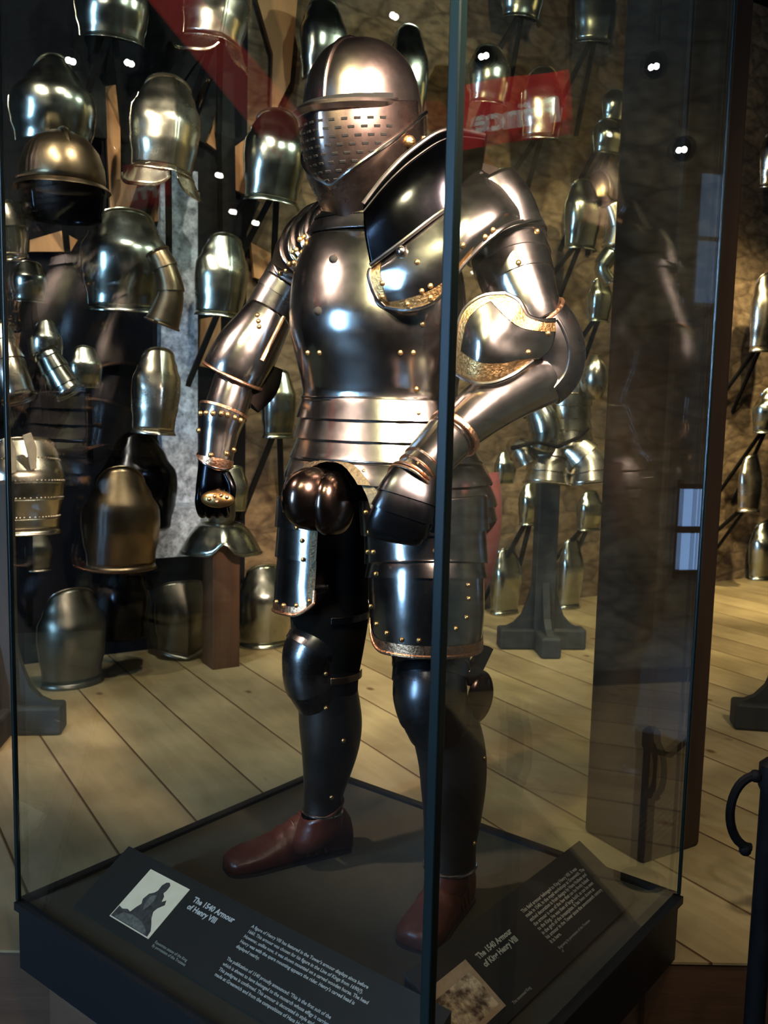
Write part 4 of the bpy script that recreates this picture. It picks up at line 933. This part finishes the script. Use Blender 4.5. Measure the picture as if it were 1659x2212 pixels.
HA(limb([(1130, 850, HY - .05, 22), (1160, 885, HY - .1, 30), (1178, 930, HY - .12, 30), (1170, 965, HY - .1, 26)], lames=[0, .33, .66, 1], step=.01).obj('arm_plate', M['bsteel'], solid=.003))
for x0, lean in ((1165, -18), (1246, 20)):
    tt = limb([(1205 + lean, 962, HY - .02, 34, .8), (x0 + 20, 1000, HY - .05, 42, .7), (x0 + 22 + lean / 3, 1046, HY - .07, 46, .7)], arc=(-100, 100), lames=[0, .35, .7, 1], step=.010)
    to = HA(tt.obj('tasset', M['wsteel'], solid=.003)); mb = MB(); mb.wire(tt.rows[-1], .007, 6); mb.obj('rolled_edge', M['wsteel'], to)
HA(limb([(1108, 962, HY, 20), (1126, 975, HY - .05, 26), (1140, 1000, HY - .06, 24)], lames=[0, .5, 1], step=.01).obj('shoulder_cop', M['wsteel'], cap=True))
mb = MB(); mb.wire([at(1105, 968, HY - .1), at(1160, 955, HY - .16), at(1205, 965, HY - .2), at(1250, 945, HY - .16), at(1270, 925, HY - .1)], .010, 8); HA(mb.obj('waist_belt', M['hose']))
# wooden stands
def make_stand(loc, rz, h, label, pw=.108):
    root = empty('wooden_stand', label, 'stand', loc, 'dark wooden armour stands'); root.rotation_euler = (0, 0, rz)
    mb = MB(); mb.box((0, 0, h / 2 + .02), (pw, pw, h - .04)); mb.obj('post', M['stand'], root, smooth=False, bevel=.006)
    for i in range(2):
        mb = MB(); mb.box((0, 0, .055), (1.0 * .46, .105, .11) if i == 0 else (.104, .46, .108)); mb.obj('foot', M['stand'], root, smooth=False, bevel=.012)
    for i in range(4):
        a = math.pi / 2 * i; d = V((math.cos(a), math.sin(a), 0)); s = V((-d.y, d.x, 0))
        pr = [(pw / 2, .11), (.20, .11), (.15, .135), (.11, .18), (.085, .25), (pw / 2, .36)]
        mb = MB(); mb.prism([d * x + UP * z - s * .018 for x, z in pr], s * .036); mb.obj('brace', M['stand'], root, smooth=False)
    return root
sl = onz(1170, 1402, FZ) + V((0, .03, 0))
make_stand(sl, R(4), 1.13, 'dark wooden stand with cross shaped foot under the small half armour')
make_stand(onz(10, 1585, FZ) + V((-.02, .02, 0)), R(6), .95, 'dark wooden stand with cross foot at the left picture edge')
make_stand(onz(1592, 1585, FZ) + V((.24, .06, 0)), R(-8), .95, 'dark wooden stand at the right edge of which one foot shows')

# low barrier posts with ring handles
def barrier(loc, h, label, rz=0):
    root = empty('barrier_post', label, 'barrier post', loc); root.rotation_euler = (0, 0, rz)
    mb = MB(); mb.lathe((0, 0, 0), [(.001, .0), (.06, 0), (.06, .012), (.03, .022), (.019, .03), (.019, h - .06), (.024, h - .05), (.024, h - .01), (.014, h), (.001, h)], 20); mb.obj('post', M['iron'], root)
    mb = MB(); mb.wire([V((-.030 - .042 * math.sin(a), 0, h - .10 + .068 * math.cos(a))) for a in [math.pi * j / 16 for j in range(17)]], .0085, 8)
    mb.ball((-.030, 0, h - .032), .012); mb.ball((-.040, 0, h - .172), .012); mb.obj('ring_handle', M['iron'], root); return root
br_ = at(1652, 1900, 1.62); barrier(V((br_.x, br_.y, 0)), at(1650, 1640, 1.62).z, 'black iron barrier post with curved ring handle at the lower right edge')
rp = barrier(V((1.04, 2.13, FZ)), .43, 'black iron barrier post with rope seen mirrored in the right glass', 0)
mb = MB(); mb.wire([V((1.062, 2.14, FZ + .36)), V((1.16, 2.26, FZ + .30)), V((1.3, 2.42, FZ + .30)), V((1.55, 2.6, FZ + .36))], .008, 8); tag(mb.obj('barrier_rope', M['iron']), 'thin dark rope running from the mirrored barrier post', 'rope')

# ================================================================== BANNERS, LAMPS, LIGHT, CAMERA
def mirror(p, n): return p - n * (2 * (p - KF).dot(n))
def virt(px, py, dist):
    d = ray(px, py); return CAM + d * (dist / math.hypot(d.x, d.y))
NR, NL = -CV, -CU
q = [mirror(virt(x, y, 3.45), NR) for x, y in ((930, 192), (1232, 148), (1240, 288), (930, 334))]
bq = list(q)
mb = MB(); g = 14; vs = []
for j in range(6):
    for i in range(g + 1):
        u, v = i / g, j / 5; p = q[0].lerp(q[1], u).lerp(q[3].lerp(q[2], u), v); vs.append(p + V((.012 * math.sin(u * 9), 0, 0)))
mb.add(vs, [(j * (g + 1) + i, j * (g + 1) + i + 1, (j + 1) * (g + 1) + i + 1, (j + 1) * (g + 1) + i) for j in range(5) for i in range(g)])
bn = mb.obj('red_banner', M['banner']); tag(bn, 'red hanging banner lettered Prince, seen mirrored in the right front glass', 'banner')
ex = (q[0] - q[1]).normalized(); ey = (q[1] - q[2]); ey = (ey - ex * ey.dot(ex)).normalized(); ez = ex.cross(ey)
t = text('lettering', 'Prince', mirror(virt(1222, 258, 3.42), NR) + (CAM - q[1]).normalized() * .03, ex, ey, .118, M['bannerink'], None, 1.0, .003); t.parent = bn
q = [mirror(virt(x, y, 4.5), NL) for x, y in ((285, -40), (400, -40), (660, 260), (600, 345))]
mb = MB(); mb.add([q[0], q[1], q[1].lerp(q[2], .5), q[2], q[3], q[3].lerp(q[0], .5)], [(0, 1, 2, 5), (5, 2, 3, 4)]); bn2 = mb.obj('red_banner', M['banner'], smooth=False); tag(bn2, 'long sloping red banner seen mirrored at upper left in the glass', 'banner')
def cords(o, pts):
    mb = MB()
    for p in pts: mb.wire([p - UP * .01, V((p.x, p.y, 4.4))], .004, 6)
    mb.obj('hanging_cord', M['iron'], o)
cords(bn, [bq[0], bq[1]]); cords(bn2, [q[0], q[1], q[2]])
def lamp(pos, aim, label, lr=.013):
    root = empty('spotlight', label, 'spotlight', pos, 'ceiling spotlights'); d = (V(aim) - V(pos)).normalized()
    root.rotation_euler = d.to_track_quat('-Z', 'Y').to_euler()
    mb = MB(); mb.lathe((0, 0, 0), [(.001, .12), (.035, .12), (.042, .09), (.042, -.01), (.036, -.01), (.036, .005)], 20); mb.obj('lamp_can', M['iron'], root)
    mb = MB(); mb.lathe((0, 0, 0), [(.0005, -.004), (lr, -.004), (lr, .003)], 20); mb.obj('lens', M['lens'], root)
    mb = MB(); inv = root.rotation_euler.to_matrix().inverted(); mb.wire([inv @ V((0, 0, .08)), inv @ V((0, 0, 4.44 - pos[2]))], .008, 8); mb.obj('hanging_rod', M['iron'], root); return root
AIM = V((.0, 2.0, 1.3))
for px, py, dd in [(275, 135, 4.1), (148, 130, 4.1), (500, 457, 4.75), (549, 481, 4.8), (470, 378, 4.6), (848, 33, 3.9)]:
    v = virt(px, py, dd); lamp(mirror(v, NL), (.1, 1.5, 1.6) if py > 300 else (-.2, 1.9, 1.9), 'small black ceiling spotlight showing as a white dot in the left front glass')
for px, py, dd in [(1130, 172, 3.6), (1050, 120, 3.5), (1418, 143, 3.7), (1478, 323, 3.75)]:
    lamp(mirror(virt(px, py, dd), NR), (.4, 1.7, 1.8), 'small black ceiling spotlight showing as a faint dot in the right front glass', .011)
def area(name, loc, aim, size, power, col, sy=None):
    l = bpy.data.lights.new(name, 'AREA'); l.energy = power; l.color = col; l.size = size
    if sy: l.shape = 'RECTANGLE'; l.size_y = sy
    o = bpy.data.objects.new(name, l); link(o); o.location = loc; o.rotation_euler = (V(aim) - V(loc)).to_track_quat('-Z', 'Y').to_euler(); o['kind'] = 'helper'; return o
def spot(name, loc, aim, power, col, ang=50, rad=.04, blend=.5):
    l = bpy.data.lights.new(name, 'SPOT'); l.energy = power; l.color = col; l.spot_size = R(ang); l.spot_blend = blend; l.shadow_soft_size = rad
    o = bpy.data.objects.new(name, l); link(o); o.location = loc; o.rotation_euler = (V(aim) - V(loc)).to_track_quat('-Z', 'Y').to_euler(); o['kind'] = 'helper'; return o
WARM, YEL, PINK, COOL = (1, .87, .70), (1, .86, .50), (1, .70, .60), (.36, .62, 1)
spot('lamp_key', (.85, .25, 2.95), (.12, 1.95, 1.82), 3200, PINK, 30, .19, .9)
spot('lamp_key', (-.45, .35, 3.1), (.08, 1.95, 1.8), 800, YEL, 28, .09, .9)
spot('lamp_key', (-1.9, 1.2, 3.3), (-.32, 2.1, 1.45), 420, PINK, 24, .07, .7)
area('window_daylight', (-3.70, -1.12, 1.9), (0, 2.0, 1.4), .40, 260, COOL, 2.2)
for x, y, z, ax, ay, pw, c in [(-1.5, 2.6, 3.7, -1.6, 4.3, 120, WARM), (-.3, 2.9, 3.8, -.6, 4.9, 170, WARM), (.8, 3.4, 3.8, .8, 5.7, 220, YEL), (1.8, 4.0, 3.8, 1.8, 6.3, 240, YEL), (-.6, 3.2, 3.9, .2, 4.2, 60, (.8, .95, 1))]:
    spot('lamp_wall', (x, y, z), (ax, ay, 1.0), pw, c, 75, .035)
spot('fill_high', (-1.2, 2.3, 3.5), (-1.1, 4.4, 2.6), 90, WARM, 70, .04)  # unseen spots added to light the upper plates
spot('fill_high', (.9, 3.0, 3.5), (1.0, 5.7, 2.9), 80, YEL, 70, .04)
spot('fill_banner', (-2.0, 1.3, 3.7), (-3.3, 1.3, 3.05), 60, WARM, 60, .05)  # unseen spot added so the left banner shows in the glass
spot('fill_caption', (.2, .1, 3.5), (-.1, 1.65, .45), 45, WARM, 34, .06)  # unseen spot added to brighten the caption boards
spot('fill_half', (1.7, 3.0, 3.5), (1.0, 4.55, 1.35), 190, WARM, 34, .05)  # unseen spot added to brighten the half armour
spot('fill_side', (2.3, 3.9, 3.9), (-.35, 5.05, 3.0), 170, (.9, 1, .85), 50, .04)  # unseen spots added where the high plates mirror them
spot('fill_side', (1.2, 2.6, 3.9), (-1.4, 4.4, 2.8), 120, (.9, 1, .85), 50, .04)
spot('lamp_far', (2.6, 5.0, 3.8), (2.9, 6.7, 1.2), 550, YEL, 60, .05)
spot('fill_right', (1.4, 1.0, 3.6), (2.6, 2.9, .9), 150, (1, .9, .65), 80, .1)  # unseen spot added so the right wall shows in the glass
spot('fill_daylight_pier', wallpt(392, 900, 1.1) + UP * .2 + V((.35, 0, 0)), wallpt(392, 900, 0), 7, (.45, .62, 1), 60, .05)  # added blue spot in place of window daylight on the pier
spot('fill_walkway', (1.4, -.9, 4.1), (1.3, 1.9, 0), 110, WARM, 60, .08)  # unseen spots added to brighten the platform edge and base
spot('fill_walkway', (-1.2, -.9, 4.1), (-.9, 1.9, 0), 50, WARM, 50, .08)
w = bpy.data.worlds.new('dim_hall'); bpy.context.scene.world = w; w.use_nodes = True
w.node_tree.nodes['Background'].inputs[0].default_value = (.5, .6, .8, 1); w.node_tree.nodes['Background'].inputs[1].default_value = .004
cam = bpy.data.cameras.new('camera'); co = bpy.data.objects.new('camera', cam); link(co); bpy.context.scene.camera = co
cam.sensor_fit = 'HORIZONTAL'; cam.sensor_width = 36; cam.lens = 36 * FPX / 1659; cam.clip_start = .05; cam.dof.use_dof = True; cam.dof.focus_distance = 2.0; cam.dof.aperture_fstop = 9.0
fw = V((0, cP, -sP)); up0 = V((0, sP, cP)); rt0 = V((1, 0, 0))
rx = rt0 * cR + up0 * sR; uy = up0 * cR - rt0 * sR
mm = Matrix((rx, uy, -fw)).transposed().to_4x4(); mm.translation = CAM; co.matrix_world = mm
sc = bpy.context.scene
sc.view_settings.view_transform = 'Standard'; sc.view_settings.look = 'None'; sc.view_settings.exposure = 0.12; sc.view_settings.gamma = 0.90
sc.cycles.use_denoising = True; sc.cycles.transparent_max_bounces = 24; sc.cycles.use_adaptive_sampling = True; sc.cycles.adaptive_threshold = .035; sc.cycles.max_bounces = 9; sc.cycles.glossy_bounces = 6
sc.cycles.sample_clamp_indirect = 6.0
